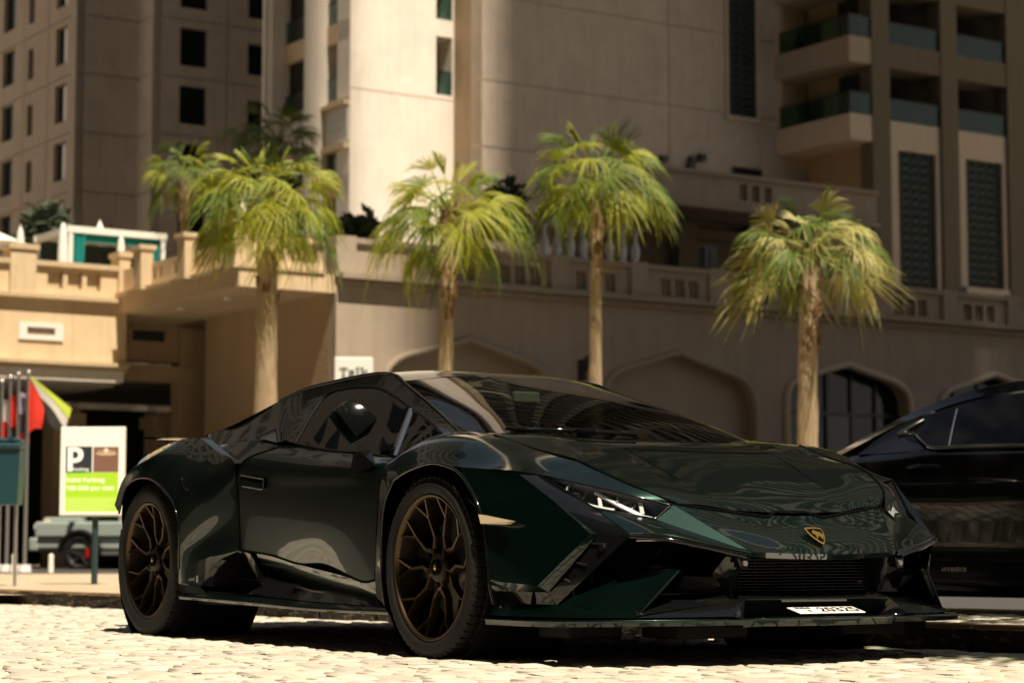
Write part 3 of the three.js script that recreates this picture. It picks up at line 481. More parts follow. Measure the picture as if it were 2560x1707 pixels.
  const arch = (pl, pr, pap, spy, shp, n) => { const a = ns(pl), b = ns(pr), h = ns(pap[0]), ya = ny(...pap), ysp = ny(pl, spy), ysh = ny(...shp), pts = [[a, 0.02], [a, ysp]]; const q = new THREE.Path(); q.moveTo(a, 0.02); q.lineTo(a, ysp); q.bezierCurveTo(a, ysp + (ysh - ysp) * 0.7, a + (h - a) * 0.18, ysh - 0.1, a + (h - a) * 0.42, ysh); q.lineTo(h, ya); q.lineTo(b - (b - h) * 0.42, ysh); q.bezierCurveTo(b - (b - h) * 0.18, ysh - 0.1, b, ysp + (ysh - ysp) * 0.7, b, ysp); q.lineTo(b, 0.02); q.closePath(); return { q, a, b, h, ya, ysp, pts: q.getPoints(8) }; };
  const ar = [arch(955, 1378, [1175, 847], 985, [1040, 880]), arch(1505, 1886, [1694, 880], 1015, [1590, 915]), arch(1962, 2270, [2115, 910], 1005, [2040, 935]), arch(2345, 2640, [2482, 934], 1020, [2410, 962])];
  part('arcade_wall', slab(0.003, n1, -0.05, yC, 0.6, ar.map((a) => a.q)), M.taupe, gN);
  ar.forEach((a, i) => {
    const ring = a.pts.map((p) => new THREE.Vector3(p.x, p.y, 0.03)); ring.pop(); part('arch_trim', tube(ring, 0.09, 60, true, 6), i < 2 ? M.taupe : M.trim, gN);
    if (i < 2) part('niche_back', box((a.a + a.b) / 2, a.ya / 2, -0.4, a.b - a.a + 0.4, a.ya + 0.4, 0.2), M.taupe, gN);
    else { part('arch_glass', box((a.a + a.b) / 2, a.ya / 2, -0.45, a.b - a.a + 0.3, a.ya + 0.3, 0.05), M.pane, gN); for (let k = 1; k < 5; k++) part('mullion', box(a.a + ((a.b - a.a) * k) / 5, a.ya / 2, -0.4, 0.07, a.ya + 0.2, 0.08), M.frame, gN); for (const yy of [a.ysp - 0.2, a.ysp - 1.3]) part('transom', box((a.a + a.b) / 2, yy, -0.39, a.b - a.a + 0.2, 0.07, 0.07), M.frame, gN); part('door_leaf', box(a.a + (a.b - a.a) * 0.5, (a.ysp - 0.2) / 2, -0.41, (a.b - a.a) * 0.19, a.ysp - 0.3, 0.03), M.paneGrey, gN); }
  });
  const gs = []; for (const c of [1130, 1300, 1490, 1700, 1880, 2277, 2448, 2600]) for (const o of [-1, 0, 1]) { const m = ns(c) + o * 0.42; gs.push([m - 0.16, m + 0.16, yC + 0.2, yP - 0.18]); }
  part('balustrade', slab(0.003, n1, yC + 0.12, yP, 0.32, gs), M.taupe, gN); for (const h of gs) for (const o of [-0.06, 0.06]) part('baluster', box((h[0] + h[1]) / 2 + o, (h[2] + h[3]) / 2, -0.16, 0.06, h[3] - h[2], 0.1), M.taupe, gN);
  part('cornice', [box(n1 / 2, yC + 0.06, 0.1, n1 - 0.02, 0.12, 0.4), box(n1 / 2, yC - 0.08, 0.03, n1 - 0.04, 0.12, 0.18), box(n1 / 2, yP + 0.06, -0.14, n1 - 0.02, 0.12, 0.46)], M.taupe, gN);
  for (const c of [860, 1215, 1395, 1595, 1790, 2100, 2370, 2530]) part('pier', [box(ns(c), (yC + yP) / 2 + 0.1, -0.12, 0.5, yP - yC + 0.1, 0.44)], M.taupe, gN);
  part('terrace', box(n1 / 2 + 2, yC + 0.1, -7.3, n1 + 4, 0.2, 14), M.taupe, gN);
  // balcony over the driveway, flush with the main wall
  const b0 = ns(597), b1 = ns(806), yb = ny(700, 722), ybl = ny(700, 676), ybt = ny(700, 604), dep = 9.6, depP = 6.5;
  part('balcony_slab', [box((b0 - 0.003) / 2, (yb + ybl) / 2, -dep / 2 - 0.01, -b0 - 0.006, ybl - yb, dep)], M.cream, gN);
  part('balcony_moulding', [box((b0 + b1) / 2, ybl + 0.04, -dep / 2 + 0.04, b1 - b0 + 0.1, 0.08, dep)], M.cream, gN);
  const hs = []; for (const c of [690, 735, 775]) hs.push([ns(c) - 0.17, ns(c) + 0.17, ybl + 0.22, ybt - 0.1]);
  part('balcony_parapet', slab(b0, b1, ybl + 0.08, ybt, 0.22, hs), M.cream, gN); for (const h of hs) for (const o of [-0.08, 0.08]) part('baluster', box((h[0] + h[1]) / 2 + o, (h[2] + h[3]) / 2, -0.11, 0.06, h[3] - h[2], 0.1), M.cream, gN);
  const sideSlots = []; const gS = new THREE.Group(); gS.position.set(b0, 0, 0); gS.rotation.y = -Math.PI / 2; gN.add(gS);   // its own side, running back
  for (const o of [1.1, 2.2, 3.3, 4.4, 5.5]) for (const q of [-0.25, 0.08]) sideSlots.push([-o + q, -o + q + 0.2, ybl + 0.25, ybt - 0.1]);
  const side = part('balcony_side', slab(-depP, 0, ybl + 0.08, ybt, 0.2, sideSlots).rotateY(-Math.PI / 2).translate(b0 + 0.1, 0, 0), M.cream, gN); gN.remove(gS);
  for (const o of [0.25, 2.55, 4.9]) { part('post', [box(b0 - 0.02 + (o < 1 ? 0.2 : 0), (ybl + ybt) / 2 + 0.15, -o, o < 1 ? 0.62 : 0.3, ybt - ybl + 0.3, o < 1 ? 0.55 : 0.4), box(b0 - 0.02 + (o < 1 ? 0.2 : 0), ybt + 0.35, -o, o < 1 ? 0.74 : 0.42, 0.1, o < 1 ? 0.66 : 0.5)], M.cream, gN); }
  part('finial', new THREE.LatheGeometry([[0, 0], [0.09, 0], [0.1, 0.06], [0.08, 0.2], [0.06, 0.34], [0.02, 0.42], [0, 0.5]].map((p) => new THREE.Vector2(...p)), 10).translate(b0 + 0.18, ybt + 0.4, -0.25), M.white, gN);
  part('balcony_coping', [box((b0 + b1) / 2 + 0.3, ybt + 0.05, -0.1, b1 - b0 - 0.6, 0.1, 0.36)], M.cream, gN);
  for (const o of [2.2, 4.6]) part('downlight', cyl((b0 + b1) / 2 - 0.2, yb - 0.02, -o, 0.09, 0.09, 0.04, 14), M.white, gN);
  part('return_wall', box(0.1, yC / 2, -3.4, 0.2, yC, 6.2), M.tan, gN);
  // upper gallery at the right, over a shaded terrace
  const E = line(1625, 61.5, 33.5), gE = sub(t, E), e1 = E.s(2195), ya = E.y(1700, 430), yb2 = E.y(1700, 505);
  const es = []; for (const c of [1862, 1893, 1924]) es.push([E.s(c) - 0.14, E.s(c) + 0.14, yb2 + 0.25, ya - 0.15]);
  part('gallery_parapet', [slab(0, e1, yb2, ya, 0.4, es)], M.taupe, gE); for (const h of es) for (const o of [-0.05, 0.05]) part('baluster', box((h[0] + h[1]) / 2 + o, (h[2] + h[3]) / 2, -0.18, 0.05, h[3] - h[2], 0.1), M.taupe, gE);
  part('gallery_coping', [box(e1 / 2, ya + 0.06, -0.15, e1, 0.12, 0.55), box(e1 / 2, yb2 - 0.05, 0.05, e1, 0.1, 0.25)], M.taupe, gE);
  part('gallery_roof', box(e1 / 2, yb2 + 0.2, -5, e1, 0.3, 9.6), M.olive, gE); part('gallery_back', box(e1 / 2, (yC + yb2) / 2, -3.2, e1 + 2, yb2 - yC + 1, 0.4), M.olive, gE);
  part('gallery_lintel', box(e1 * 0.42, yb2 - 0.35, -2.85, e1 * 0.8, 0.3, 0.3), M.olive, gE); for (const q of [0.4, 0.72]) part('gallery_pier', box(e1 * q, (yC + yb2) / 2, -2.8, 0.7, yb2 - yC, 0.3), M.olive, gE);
}
// ---------------------------------------------------------------- palms
{
  const leafM = phy([0.4, 0.43, 0.028], 0.5, { transmission: 0.55, thickness: 0, specularIntensity: 0.6 }), leafDark = phy([0.13, 0.19, 0.024], 0.5, { transmission: 0.35, thickness: 0, specularIntensity: 0.6 }), leafPale = phy([0.4, 0.38, 0.1], 0.5, { transmission: 0.4, thickness: 0 });
  const barkT = tex(128, 256, (u, v) => { const r = ((v * 26 + 0.4 * n8(u, v)) % 1) < 0.16 ? 0.6 : 1, k = 0.6 + 0.8 * fbm(u * 2, v * 3); return [0.38, 0.29, 0.18].map((c) => Math.pow(c * k * r, 1 / 2.2)); }, { srgb: true });
  const barkB = tex(128, 256, (u, v) => 0.5 * fbm(u * 2, v * 3) + (((v * 26 + 0.4 * n8(u, v)) % 1) < 0.16 ? 0 : 0.5));
  const bark = new THREE.MeshStandardMaterial({ map: barkT, bumpMap: barkB, bumpScale: 0.03, roughness: 0.95 }), boot = std([0.14, 0.075, 0.035], 0.95);
  // one fan leaf: a stalk rising at angle el, then pleated blades whose outer ends hang
  function frond(el, stalk, R, hang, spread, n = 22) {
    const P = [], I = [], dir = [Math.cos(el), Math.sin(el)];
    const pt = (a, b, c) => { P.push(a, b, c); return P.length / 3 - 1; };
    // stalk: slight sag
    let last = null; for (let k = 0; k <= 6; k++) { const t = k / 6, x = dir[0] * stalk * t, y = dir[1] * stalk * t - 0.12 * stalk * t * t * Math.cos(el), w = 0.018 * (1 - 0.5 * t); const q = [pt(x, y, -w), pt(x, y + 0.012, 0), pt(x, y, w)]; if (last) { I.push(last[0], q[0], last[1], q[0], q[1], last[1], last[1], q[1], last[2], q[1], q[2], last[2]); } last = q; }
    const hx = dir[0] * stalk, hy = dir[1] * stalk - 0.12 * stalk * Math.cos(el);
    const el2 = el - 0.25 * Math.cos(el) - 0.1, ax = [Math.cos(el2), Math.sin(el2), 0], up = [-Math.sin(el2), Math.cos(el2), 0];
    for (let i = 0; i < n; i++) {
      const th = (i / (n - 1) - 0.5) * spread + rr(-0.02, 0.02), len = R * (0.72 + 0.28 * Math.cos(th * 0.8)) * rr(0.8, 1.12), ww = (spread / (n - 1)) * 0.52, dr = rr(0.6, 1.5), sw = rr(-0.12, 0.12);
      const on = (r, lift, side) => { const a = th + side * ww + sw * Math.pow(r / R, 2); const cx = Math.cos(a) * r, cz = Math.sin(a) * r; const drop = hang * dr * Math.pow(r / R, 2.6) * R; return pt(hx + ax[0] * cx + up[0] * lift, hy + ax[1] * cx + up[1] * lift - drop, cz); };
      const rows = [[0.06, 1], [0.34, 1], [0.6, 0.55], [0.82, 0.3]].map(([f, k]) => { const r = f * len; return [on(r, 0, -k), on(r, 0.06 * r * (1 - f * 0.5), 0), on(r, 0, k)]; });
      for (let k = 0; k < 3; k++) { const a = rows[k], b = rows[k + 1]; I.push(a[0], b[0], a[1], b[0], b[1], a[1], a[1], b[1], a[2], b[1], b[2], a[2]); }
      const tip = on(len * 1.04, -0.12 * R * hang * rr(0.3, 1.8), rr(-0.3, 0.3)); I.push(rows[3][0], tip, rows[3][1], rows[3][1], tip, rows[3][2]);
    }
    const g = new THREE.BufferGeometry(); g.setAttribute('position', new THREE.Float32BufferAttribute(P, 3)); g.setAttribute('uv', new THREE.Float32BufferAttribute(new Float32Array((P.length / 3) * 2), 2)); g.setIndex(I); g.computeVertexNormals(); return g;
  }
  const kinds = [[1.4, 0.45, 0.6, 0.05, 0.5], [1.25, 0.55, 0.55, 0.1, 0.9], [0.95, 0.7, 0.52, 0.3, 2.4], [0.7, 0.75, 0.54, 0.45, 3.0], [0.45, 0.78, 0.56, 0.6, 3.2], [0.2, 0.8, 0.56, 0.7, 3.3], [-0.1, 0.78, 0.56, 0.75, 3.3], [-0.4, 0.75, 0.55, 0.7, 3.2], [-0.75, 0.7, 0.52, 0.5, 2.8]];
  const geos = kinds.map((k) => [frond(...k), frond(k[0] - 0.1, k[1] * 1.15, k[2] * 1.0, k[3] * 1.3, k[4] * 0.8), frond(k[0] + 0.1, k[1] * 0.9, k[2] * 1.1, k[3] * 0.8, k[4] * 0.9)]);
  function palm(label, x, d, crownY, size, counts, { mats = [leafM, leafDark], trunkR = 0.17, lean = 0, sd = 1, turn = 0, wind = 0 } = {}) {
    seed = sd * 7919 + 17;
    const t = thing('palm_tree', label, 'palm tree', [x, 0, -d], 0, 'fan palms along the street');
    const H = crownY, c = [[0, -0.2, 0], [lean * 0.1, H * 0.35, 0], [lean * 0.45, H * 0.7, 0], [lean, H, 0]];
    const tg = tube(c, 1, 40, false, 18), p = tg.attributes.position, cv = new THREE.CatmullRomCurve3(c.map(V), false, 'centripetal'), ct = cv.getSpacedPoints(40);
    for (let i = 0; i <= 40; i++) for (let j = 0; j <= 18; j++) { const k = i * 19 + j, r = trunkR * (1.12 - 0.42 * (i / 40)) * (1 + 0.05 * rr(-1, 1)) * (i > 33 ? 1.12 : 1), q = ct[i]; p.setXYZ(k, q.x + (p.getX(k) - q.x) * r, q.y + (p.getY(k) - q.y) * r, q.z + (p.getZ(k) - q.z) * r); }
    tg.computeVertexNormals(); part('trunk', tg, bark, t);
    const bt = []; for (let k = 0; k < 80; k++) { const a = rr(0, 6.28), y = H - Math.pow(rnd(), 1.6) * 1.7 * size, r = trunkR * 0.86; bt.push(new THREE.ConeGeometry(0.05 * size, rr(0.14, 0.3) * size, 5).rotateZ(rr(-0.6, -0.2)).translate(r, 0, 0).rotateY(a).translate(lean, y, 0)); }
    part('trunk_fibre', bt, boot, t);
    counts.forEach((n, k) => { for (let i = 0; i < n; i++) { const o = new THREE.Mesh(geos[k][i % 3], mats[rnd() < 0.62 ? 0 : 1]); o.name = 'frond'; o.position.set(lean, H - 0.05 * size, 0); o.scale.setScalar(size * rr(0.85, 1.12)); o.rotation.order = 'YZX'; o.rotation.y = turn + (i / n) * 6.283 + k * 1.1 + rr(-0.3, 0.3); o.rotation.z = rr(-0.12, 0.12); o.rotation.x = rr(-0.7, 0.7) + wind; t.add(o); } });
    return t;
  }
  const place = (px, py, d) => at(px, py, d);
  let q = place(668, 490, 30); palm('largest fan palm, tallest trunk in front of the corner balcony', q[0], 30, q[1], 0.83, [2, 3, 5, 7, 8, 9, 9, 8, 5], { trunkR: 0.17, lean: 0.02, sd: 3 });
  q = place(1112, 520, 32); palm('fan palm with drooping yellow green leaves left of the small sign arch', q[0], 32, q[1], 0.9, [1, 2, 3, 5, 6, 7, 8, 7, 5], { trunkR: 0.125, lean: 0.05, sd: 5 });
  q = place(1486, 440, 32); palm('slender fan palm with the compact round crown before the white balusters', q[0], 32, q[1], 0.86, [2, 3, 5, 7, 8, 8, 7, 5, 3], { trunkR: 0.105, lean: 0.04, sd: 8, mats: [leafDark, leafM] });
  q = place(2012, 620, 27); palm('pale windblown fan palm before the dark arched window at the right', q[0], 27, q[1], 0.74, [1, 2, 4, 6, 8, 9, 9, 7, 4], { trunkR: 0.14, lean: 0.06, sd: 13, mats: [leafPale, leafDark], wind: 0.25 });
  q = place(462, 430, 56); palm('small fan palm standing on the terrace behind the left balcony', q[0], 56, q[1], 0.95, [1, 2, 3, 4, 4, 4, 4, 3, 1], { trunkR: 0.15, sd: 21, mats: [leafDark, leafM] });
  q = place(690, 345, 62); palm('dark green fan palm half hidden behind the largest palm crown', q[0], 62, q[1], 1.15, [2, 2, 4, 4, 5, 5, 4, 3, 2], { trunkR: 0.18, sd: 34, mats: [leafDark, leafDark] });
  q = [4.6, 7.2]; palm('tall fan palm beside the sedan outside the right of the picture', q[0], 8.3, q[1], 1.6, [2, 3, 5, 8, 10, 10, 10, 8, 5], { trunkR: 0.17, sd: 77 });
  q = [4.13, 6.2]; palm('fan palm beside the forecourt to the right of the camera', q[0], 6.15, q[1], 1.2, [2, 3, 5, 7, 9, 9, 9, 7, 4], { trunkR: 0.17, sd: 55 });
  seed = 4242;
}
// ---------------------------------------------------------------- terrace furniture and hedges
{
  const hedgeM = phy([0.03, 0.05, 0.018], 0.7, { transmission: 0.25, thickness: 0 });
  const leaf = new THREE.BufferGeometry(); leaf.setAttribute('position', new THREE.Float32BufferAttribute([0, 0, 0, 0.06, 0.02, 0.1, 0, 0, 0.24, 0, 0, 0, 0, 0, 0.24, -0.06, 0.02, 0.1], 3)); leaf.setAttribute('uv', new THREE.Float32BufferAttribute(new Float32Array(12), 2)); leaf.computeVertexNormals();
  const hedge = (label, px0, px1, py, d, h, n) => { const a = at(px0, py, d), b = at(px1, py, d), t = thing('terrace_shrub', label, 'shrub', [(a[0] + b[0]) / 2, a[1], -d]); const im = new THREE.InstancedMesh(leaf, hedgeM, n), q = new THREE.Object3D(), w = b[0] - a[0]; for (let i = 0; i < n; i++) { const u = rr(-0.5, 0.5); q.position.set(u * w, h * (0.75 + 0.25 * Math.sin(u * 17)) * Math.sqrt(rnd()) * (0.7 + 0.5 * n23(u + 0.5, 0.3)), rr(-0.5, 0.5)); q.rotation.set(rr(-1.5, 1.5), rr(0, 6.3), rr(-1, 1)); q.scale.setScalar(rr(0.8, 1.9)); q.updateMatrix(); im.setMatrixAt(i, q.matrix); } im.name = 'foliage'; t.add(im); im.userData.kind = 'stuff'; const st = []; for (let k = 0; k < 8; k++) st.push(cyl(rr(-0.45, 0.45) * w, h * 0.25, rr(-0.3, 0.3), 0.03, 0.02, h * 0.5, 6)); part('stems', st, M.latticeTan, t); };
  hedge('dark green shrubs along the terrace under the sunlit tower front', 845, 925, 640, 56, 0.9, 900);
  hedge('dark shrub between the left tower and the white cabana', 60, 150, 660, 58, 1.4, 900);
  hedge('dark shrubs behind the white terrace balusters', 1215, 1300, 590, 58, 1.3, 900);
  // cabana with teal curtains
  let p = at(290, 672, 55); const cab = thing('cabana', 'white framed terrace cabana with teal curtains and a pointed roof knob', 'cabana', [p[0], p[1] - 0.4, p[2]], 33.5 * D2R);
  const Wd = 2.5, Hh = 1.25, Dp = 2.2; for (const sx of [-1, 1]) for (const sz of [0, -1]) part('post', box((sx * Wd) / 2, Hh / 2, sz * Dp, 0.11, Hh, 0.11), M.white, cab);
  part('roof_frame', [box(0, Hh + 0.06, 0, Wd + 0.2, 0.16, 0.14), box(0, Hh + 0.06, -Dp, Wd + 0.2, 0.16, 0.14), box(-Wd / 2, Hh + 0.06, -Dp / 2, 0.14, 0.158, Dp - 0.14), box(Wd / 2, Hh + 0.06, -Dp / 2, 0.14, 0.158, Dp - 0.14)], M.white, cab);
  part('canopy', [new THREE.ConeGeometry(1.75, 0.22, 4).rotateY(Math.PI / 4).scale(1, 1, 0.88).translate(0, Hh + 0.22, -Dp / 2), new THREE.ConeGeometry(0.12, 0.3, 8).translate(0, Hh + 0.4, -Dp / 2)], M.canvas, cab);
  const cur = (x0, x1, z) => { const a = [], b = []; for (let k = 0; k <= 10; k++) { const x = x0 + ((x1 - x0) * k) / 10, zz = z + 0.05 * Math.sin(k * 2.4); a.push([x, Hh, zz]); b.push([x + (k / 10) * -0.06, 0.02, zz]); } return loft([a, b], 30, 2); };
  part('curtain', cur(-Wd / 2 + 0.08, -Wd / 2 + 0.42, 0.02), M.teal, cab); part('curtain', cur(Wd / 2 - 0.3, Wd / 2 - 0.06, -0.02), M.teal, cab); part('curtain', cur(-Wd / 2, -Wd / 2 + 0.3, -Dp), M.teal, cab); part('back_curtain', cur(-Wd / 2 + 0.1, Wd / 2 - 0.1, -Dp + 0.12), M.lattice, cab); part('valance', [box(0, Hh - 0.12, -0.04, Wd - 0.1, 0.2, 0.02)], M.teal, cab);
  p = at(155, 660, 54); const um = thing('closed_parasol', 'closed white parasol beside the cabana post', 'parasol', [p[0], p[1] - 0.3, p[2]]); part('canopy', new THREE.LatheGeometry([[0.03, 0], [0.11, 0.05], [0.13, 0.3], [0.12, 0.7], [0.09, 1.1], [0.05, 1.3], [0, 1.34]].map((v) => new THREE.Vector2(...v)), 14), M.canvas, um); part('pole', cyl(0, -0.1, 0, 0.02, 0.02, 1.4, 8), M.silver, um);
  p = at(-25, 608, 54); const up = thing('open_parasol', 'open white parasol cut by the left edge above the parapet', 'parasol', [p[0], p[1], p[2]]); part('canopy', [new THREE.ConeGeometry(0.92, 0.38, 8, 1, true).translate(0, 0.17, 0)], M.canvas, up); part('pole', cyl(0, -0.6, 0, 0.025, 0.025, 1.9, 8), M.silver, up); part('canopy_rib', range(0, 7, 1).map((k) => limb([0, 0.3, 0], [0.88 * Math.cos((k * Math.PI) / 4), -0.02, 0.88 * Math.sin((k * Math.PI) / 4)], 0.02, 0.015, 0.02)), M.white, up);
  // white classical balusters on the terrace, under a rail
  const B = line(1310, 57.5, 33.5), s1 = B.s(1605), yb = B.y(1450, 652), yt = B.y(1450, 566); const ba = thing('terrace_balustrade', 'white turned balusters on the terrace behind the slender palm', 'balustrade'); B.put(ba);
  const pro = [[0.0, 0], [0.13, 0], [0.13, 0.08], [0.07, 0.12], [0.12, 0.35], [0.11, 0.5], [0.05, 0.72], [0.055, 0.86], [0.1, 0.92], [0.1, 1], [0, 1]].map((v) => new THREE.Vector2(v[0], v[1] * (yt - yb))); const bg = new THREE.LatheGeometry(pro, 12);
  for (let k = 0; k < 9; k++) part('baluster', bg.clone().translate((s1 * (k + 0.5)) / 9, yb, 0), M.white, ba); part('rail', [box(s1 / 2, yt + 0.05, 0, s1, 0.12, 0.3), box(s1 / 2, yb - 0.05, 0, s1, 0.1, 0.3)], M.taupe, ba);
  // the narrow dark sign-board on the terrace
  p = at(1768, 655, 57); const pl = thing('terrace_planter', 'narrow grey planter stand on the shaded terrace at the right', 'planter', [p[0], p[1] - 0.4, p[2]], 33.5 * D2R); part('stand', [rbox(0, 0.4, 0, 0.4, 0.8, 0.3, 0.03)], M.paneGrey, pl); part('panel', [rbox(0.03, 0.42, 0.16, 0.2, 0.6, 0.03, 0.01)], M.lattice, pl);
}
// ---------------------------------------------------------------- signs, flags, bin, bollards, lamp
{
  const canvasTex = (w, h, draw) => { const c = document.createElement('canvas'); c.width = w; c.height = h; draw(c.getContext('2d')); const t = new THREE.CanvasTexture(c); t.colorSpace = THREE.SRGBColorSpace; return t; };
  // parking board
  let a = at(147, 1290, 21), b = at(300, 1290, 21); const Wb = b[0] - a[0] + 0.04, Hb = at(150, 1070, 21)[1] - at(150, 1293, 21)[1];
  const board = thing('parking_sign', 'white and green valet parking board on a dark post by the kerb', 'sign', [(a[0] + b[0]) / 2 + 0.02, 0.07, -21], -0.03);
  const y0 = a[1] - 0.07;
  part('panel', rbox(0, y0 + Hb / 2, 0, Wb, Hb, 0.06, 0.012), M.white, board);
  const face = canvasTex(640, 900, (x) => { x.fillStyle = '#f4f3ef'; x.fillRect(0, 0, 640, 900); x.fillStyle = '#27313a'; x.fillRect(46, 190, 272, 270); x.fillStyle = '#7c5d50'; x.fillRect(332, 194, 262, 266); x.fillStyle = '#a6d92f'; x.fillRect(46, 462, 548, 410); x.fillStyle = '#10a060'; x.fillRect(46, 456, 262, 12); x.fillStyle = '#b5df55'; x.fillRect(46, 716, 548, 156);
    x.fillStyle = '#fff'; x.font = 'bold 350px sans-serif'; x.fillText('P', 34, 448); x.font = 'bold 46px sans-serif'; x.fillText('Parking', 118, 446); x.font = 'bold 62px sans-serif'; x.fillText('Valet Parking', 56, 562); x.fillText('100 AED per visit', 56, 646, 528); x.fillStyle = '#cdea8c'; for (let k = 0; k < 4; k++) x.fillRect(60, 742 + k * 32, [500, 440, 480, 420][k], 8);
    x.fillStyle = '#f0dcc0'; x.fillRect(356, 262, 216, 8); x.beginPath(); x.arc(464, 232, 24, 0, 7); x.fill(); x.font = 'bold 34px serif'; x.fillText('A', 374, 256); x.fillText('R', 412, 256); x.fillText('R', 496, 256); x.fillText('A', 530, 256); x.fillRect(390, 276, 150, 5); });
  { const g = new THREE.PlaneGeometry(Wb - 0.03, Hb - 0.03).translate(0, y0 + Hb / 2, 0.034); part('printed_face', g, new THREE.MeshStandardMaterial({ map: face, roughness: 0.5 }), board); }
  part('post', cyl(0.02, y0 / 2 + 0.1, -0.06, 0.03, 0.03, y0 + 0.2, 14), std([0.012, 0.035, 0.04], 0.5), board);
  // small white wall sign
  a = at(836, 893, 46); b = at(932, 970, 46); const ts = thing('wall_sign', 'small white sign with dark letters on the tan wall above the car roof', 'sign', [(a[0] + b[0]) / 2, b[1], -46], 0.12); const w2 = b[0] - a[0], h2 = a[1] - b[1];
  part('board', rbox(0, h2 / 2, 0, w2, h2, 0.06, 0.03), M.white, ts);
  { const g = new TextGeometry('Talk', { font: fontSerif, size: h2 * 0.3, depth: 0.02, curveSegments: 3 }); g.computeBoundingBox(); g.translate(-g.boundingBox.max.x / 2, h2 * 0.36, 0.03); part('lettering', g, std([0.05, 0.1, 0.09], 0.6), ts); }
  part('post', cyl(0, -b[1] / 2, -0.08, 0.04, 0.04, b[1], 10), M.silver, ts);
  // flagpoles
  const flagM = (c) => new THREE.MeshStandardMaterial({ color: new THREE.Color().setRGB(...c), roughness: 0.8 });
  const cloth = (x0, x1, y0, y1, sag, ph) => { const top = [], bot = []; for (let k = 0; k <= 8; k++) { const t = k / 8, x = x0 + (x1 - x0) * t, z = 0.05 * Math.sin(t * 7 + ph); top.push([x, y1 - sag * t * t, z]); bot.push([x - 0.04 * t, y0 - sag * t * 0.9, z * 1.4]); } return loft([top, bot], 24, 8); };
  const poles = [[4, 958, [[0.62, 0.62, 0.6], [0.5, 0.02, 0.02], [0.03, 0.03, 0.03]], 'flagpole at the left edge with a hanging white flag'], [32, 950, [[0.55, 0.02, 0.015], [0.04, 0.04, 0.05]], 'flagpole with a hanging plain red flag beside the left edge pole'], [60, 945, [[0.3, 0.26, 0.36], [0.05, 0.05, 0.07], [0.5, 0.02, 0.03]], 'flagpole with a hanging pale violet and dark flag'], [91, 943, [[0.6, 0.025, 0.01], [0.45, 0.55, 0.05], [0.03, 0.03, 0.03], [0.62, 0.62, 0.6]], 'flagpole nearest the parking board with red, black and lime flag blowing right']];
  poles.forEach(([px, py, cols, label], i) => {
    const q = at(px, py, 43), f = thing('flagpole', label, 'flagpole', [q[0], 0, -43 + i * 0.25], 0, 'flagpoles at the driveway'); const H = q[1];
    part('pole', cyl(0, H / 2, 0, 0.04, 0.03, H, 12), M.silver, f); part('pole_cap', new THREE.SphereGeometry(0.06, 12, 8).translate(0, H + 0.03, 0), M.silver, f); part('pole_base', cyl(0, 0.06, 0, 0.14, 0.11, 0.14, 12), M.white, f);
    const flag = new THREE.Group(); flag.name = 'flag'; f.add(flag);
    if (i < 3) { const w = 0.24 - i * 0.01; cols.forEach((c, k) => part('stripe', cloth(0.03, 0.03 + w * (1 - k * 0.05), H - 0.35 - (k + 1) * (1.15 / cols.length), H - 0.32 - k * (1.15 / cols.length), 0.12, k + i), flagM(c), flag)); }
    else { part('stripe', loft([[[0.02, H - 0.1, 0], [0.02, H - 0.75, 0.02], [0.02, H - 1.15, 0]], [[0.16, H - 0.3, 0.05], [0.15, H - 0.8, 0.06], [0.14, H - 1.05, 0.04]], [[0.32, H - 0.65, 0], [0.30, H - 0.9, 0.02], [0.27, H - 1.05, 0]]], 12, 12), flagM(cols[0]), flag); part('stripe', loft([[[0.03, H - 0.02, 0], [0.44, H - 0.34, 0.05], [0.84, H - 0.66, 0]], [[0.05, H - 0.1, 0], [0.46, H - 0.46, 0.06], [0.8, H - 0.86, 0.02]]], 16, 4), flagM(cols[1]), flag); part('stripe', loft([[[0.06, H - 0.11, 0], [0.455, H - 0.47, 0.06], [0.78, H - 0.86, 0.02]], [[0.25, H - 0.45, 0.02], [0.5, H - 0.7, 0.05], [0.73, H - 1.08, 0]]], 16, 4), flagM(cols[3]), flag); part('stripe', loft([[[0.25, H - 0.46, 0.02], [0.5, H - 0.71, 0.05], [0.72, H - 1.08, 0]], [[0.32, H - 0.7, 0], [0.45, H - 0.98, 0.03], [0.6, H - 1.1, 0]]], 16, 4), flagM(cols[2]), flag); }
  });
  // bin
  a = at(-18, 1262, 20); b = at(54, 1262, 20); const bn = thing('litter_bin', 'dark teal litter bin on two posts at the left edge', 'litter bin', [(a[0] + b[0]) / 2, 0.07, -20]); const yb = a[1] - 0.07, hb = at(0, 1095, 20)[1] - a[1], wb = b[0] - a[0], tealM = std([0.004, 0.04, 0.055], 0.45);
  { const g = hull([-1, 1].flatMap((x) => [-1, 1].flatMap((z) => [[x * wb * 0.42, yb, z * 0.11], [x * wb * 0.49, yb + hb * 0.82, z * 0.13]]))); part('body', g, tealM, bn); part('lid', [rbox(0, yb + hb * 0.87, 0, wb * 1.06, hb * 0.09, 0.32, 0.02), rbox(0, yb + hb * 0.95, -0.02, wb * 0.94, hb * 0.09, 0.26, 0.02)], tealM, bn); part('latch', box(wb * 0.18, yb + hb * 0.98, 0.1, wb * 0.2, hb * 0.06, 0.05), tealM, bn); for (const x of [-0.3, 0.3]) part('leg', cyl(x * wb, yb / 2, 0, 0.016, 0.016, yb, 10), M.silver, bn); }
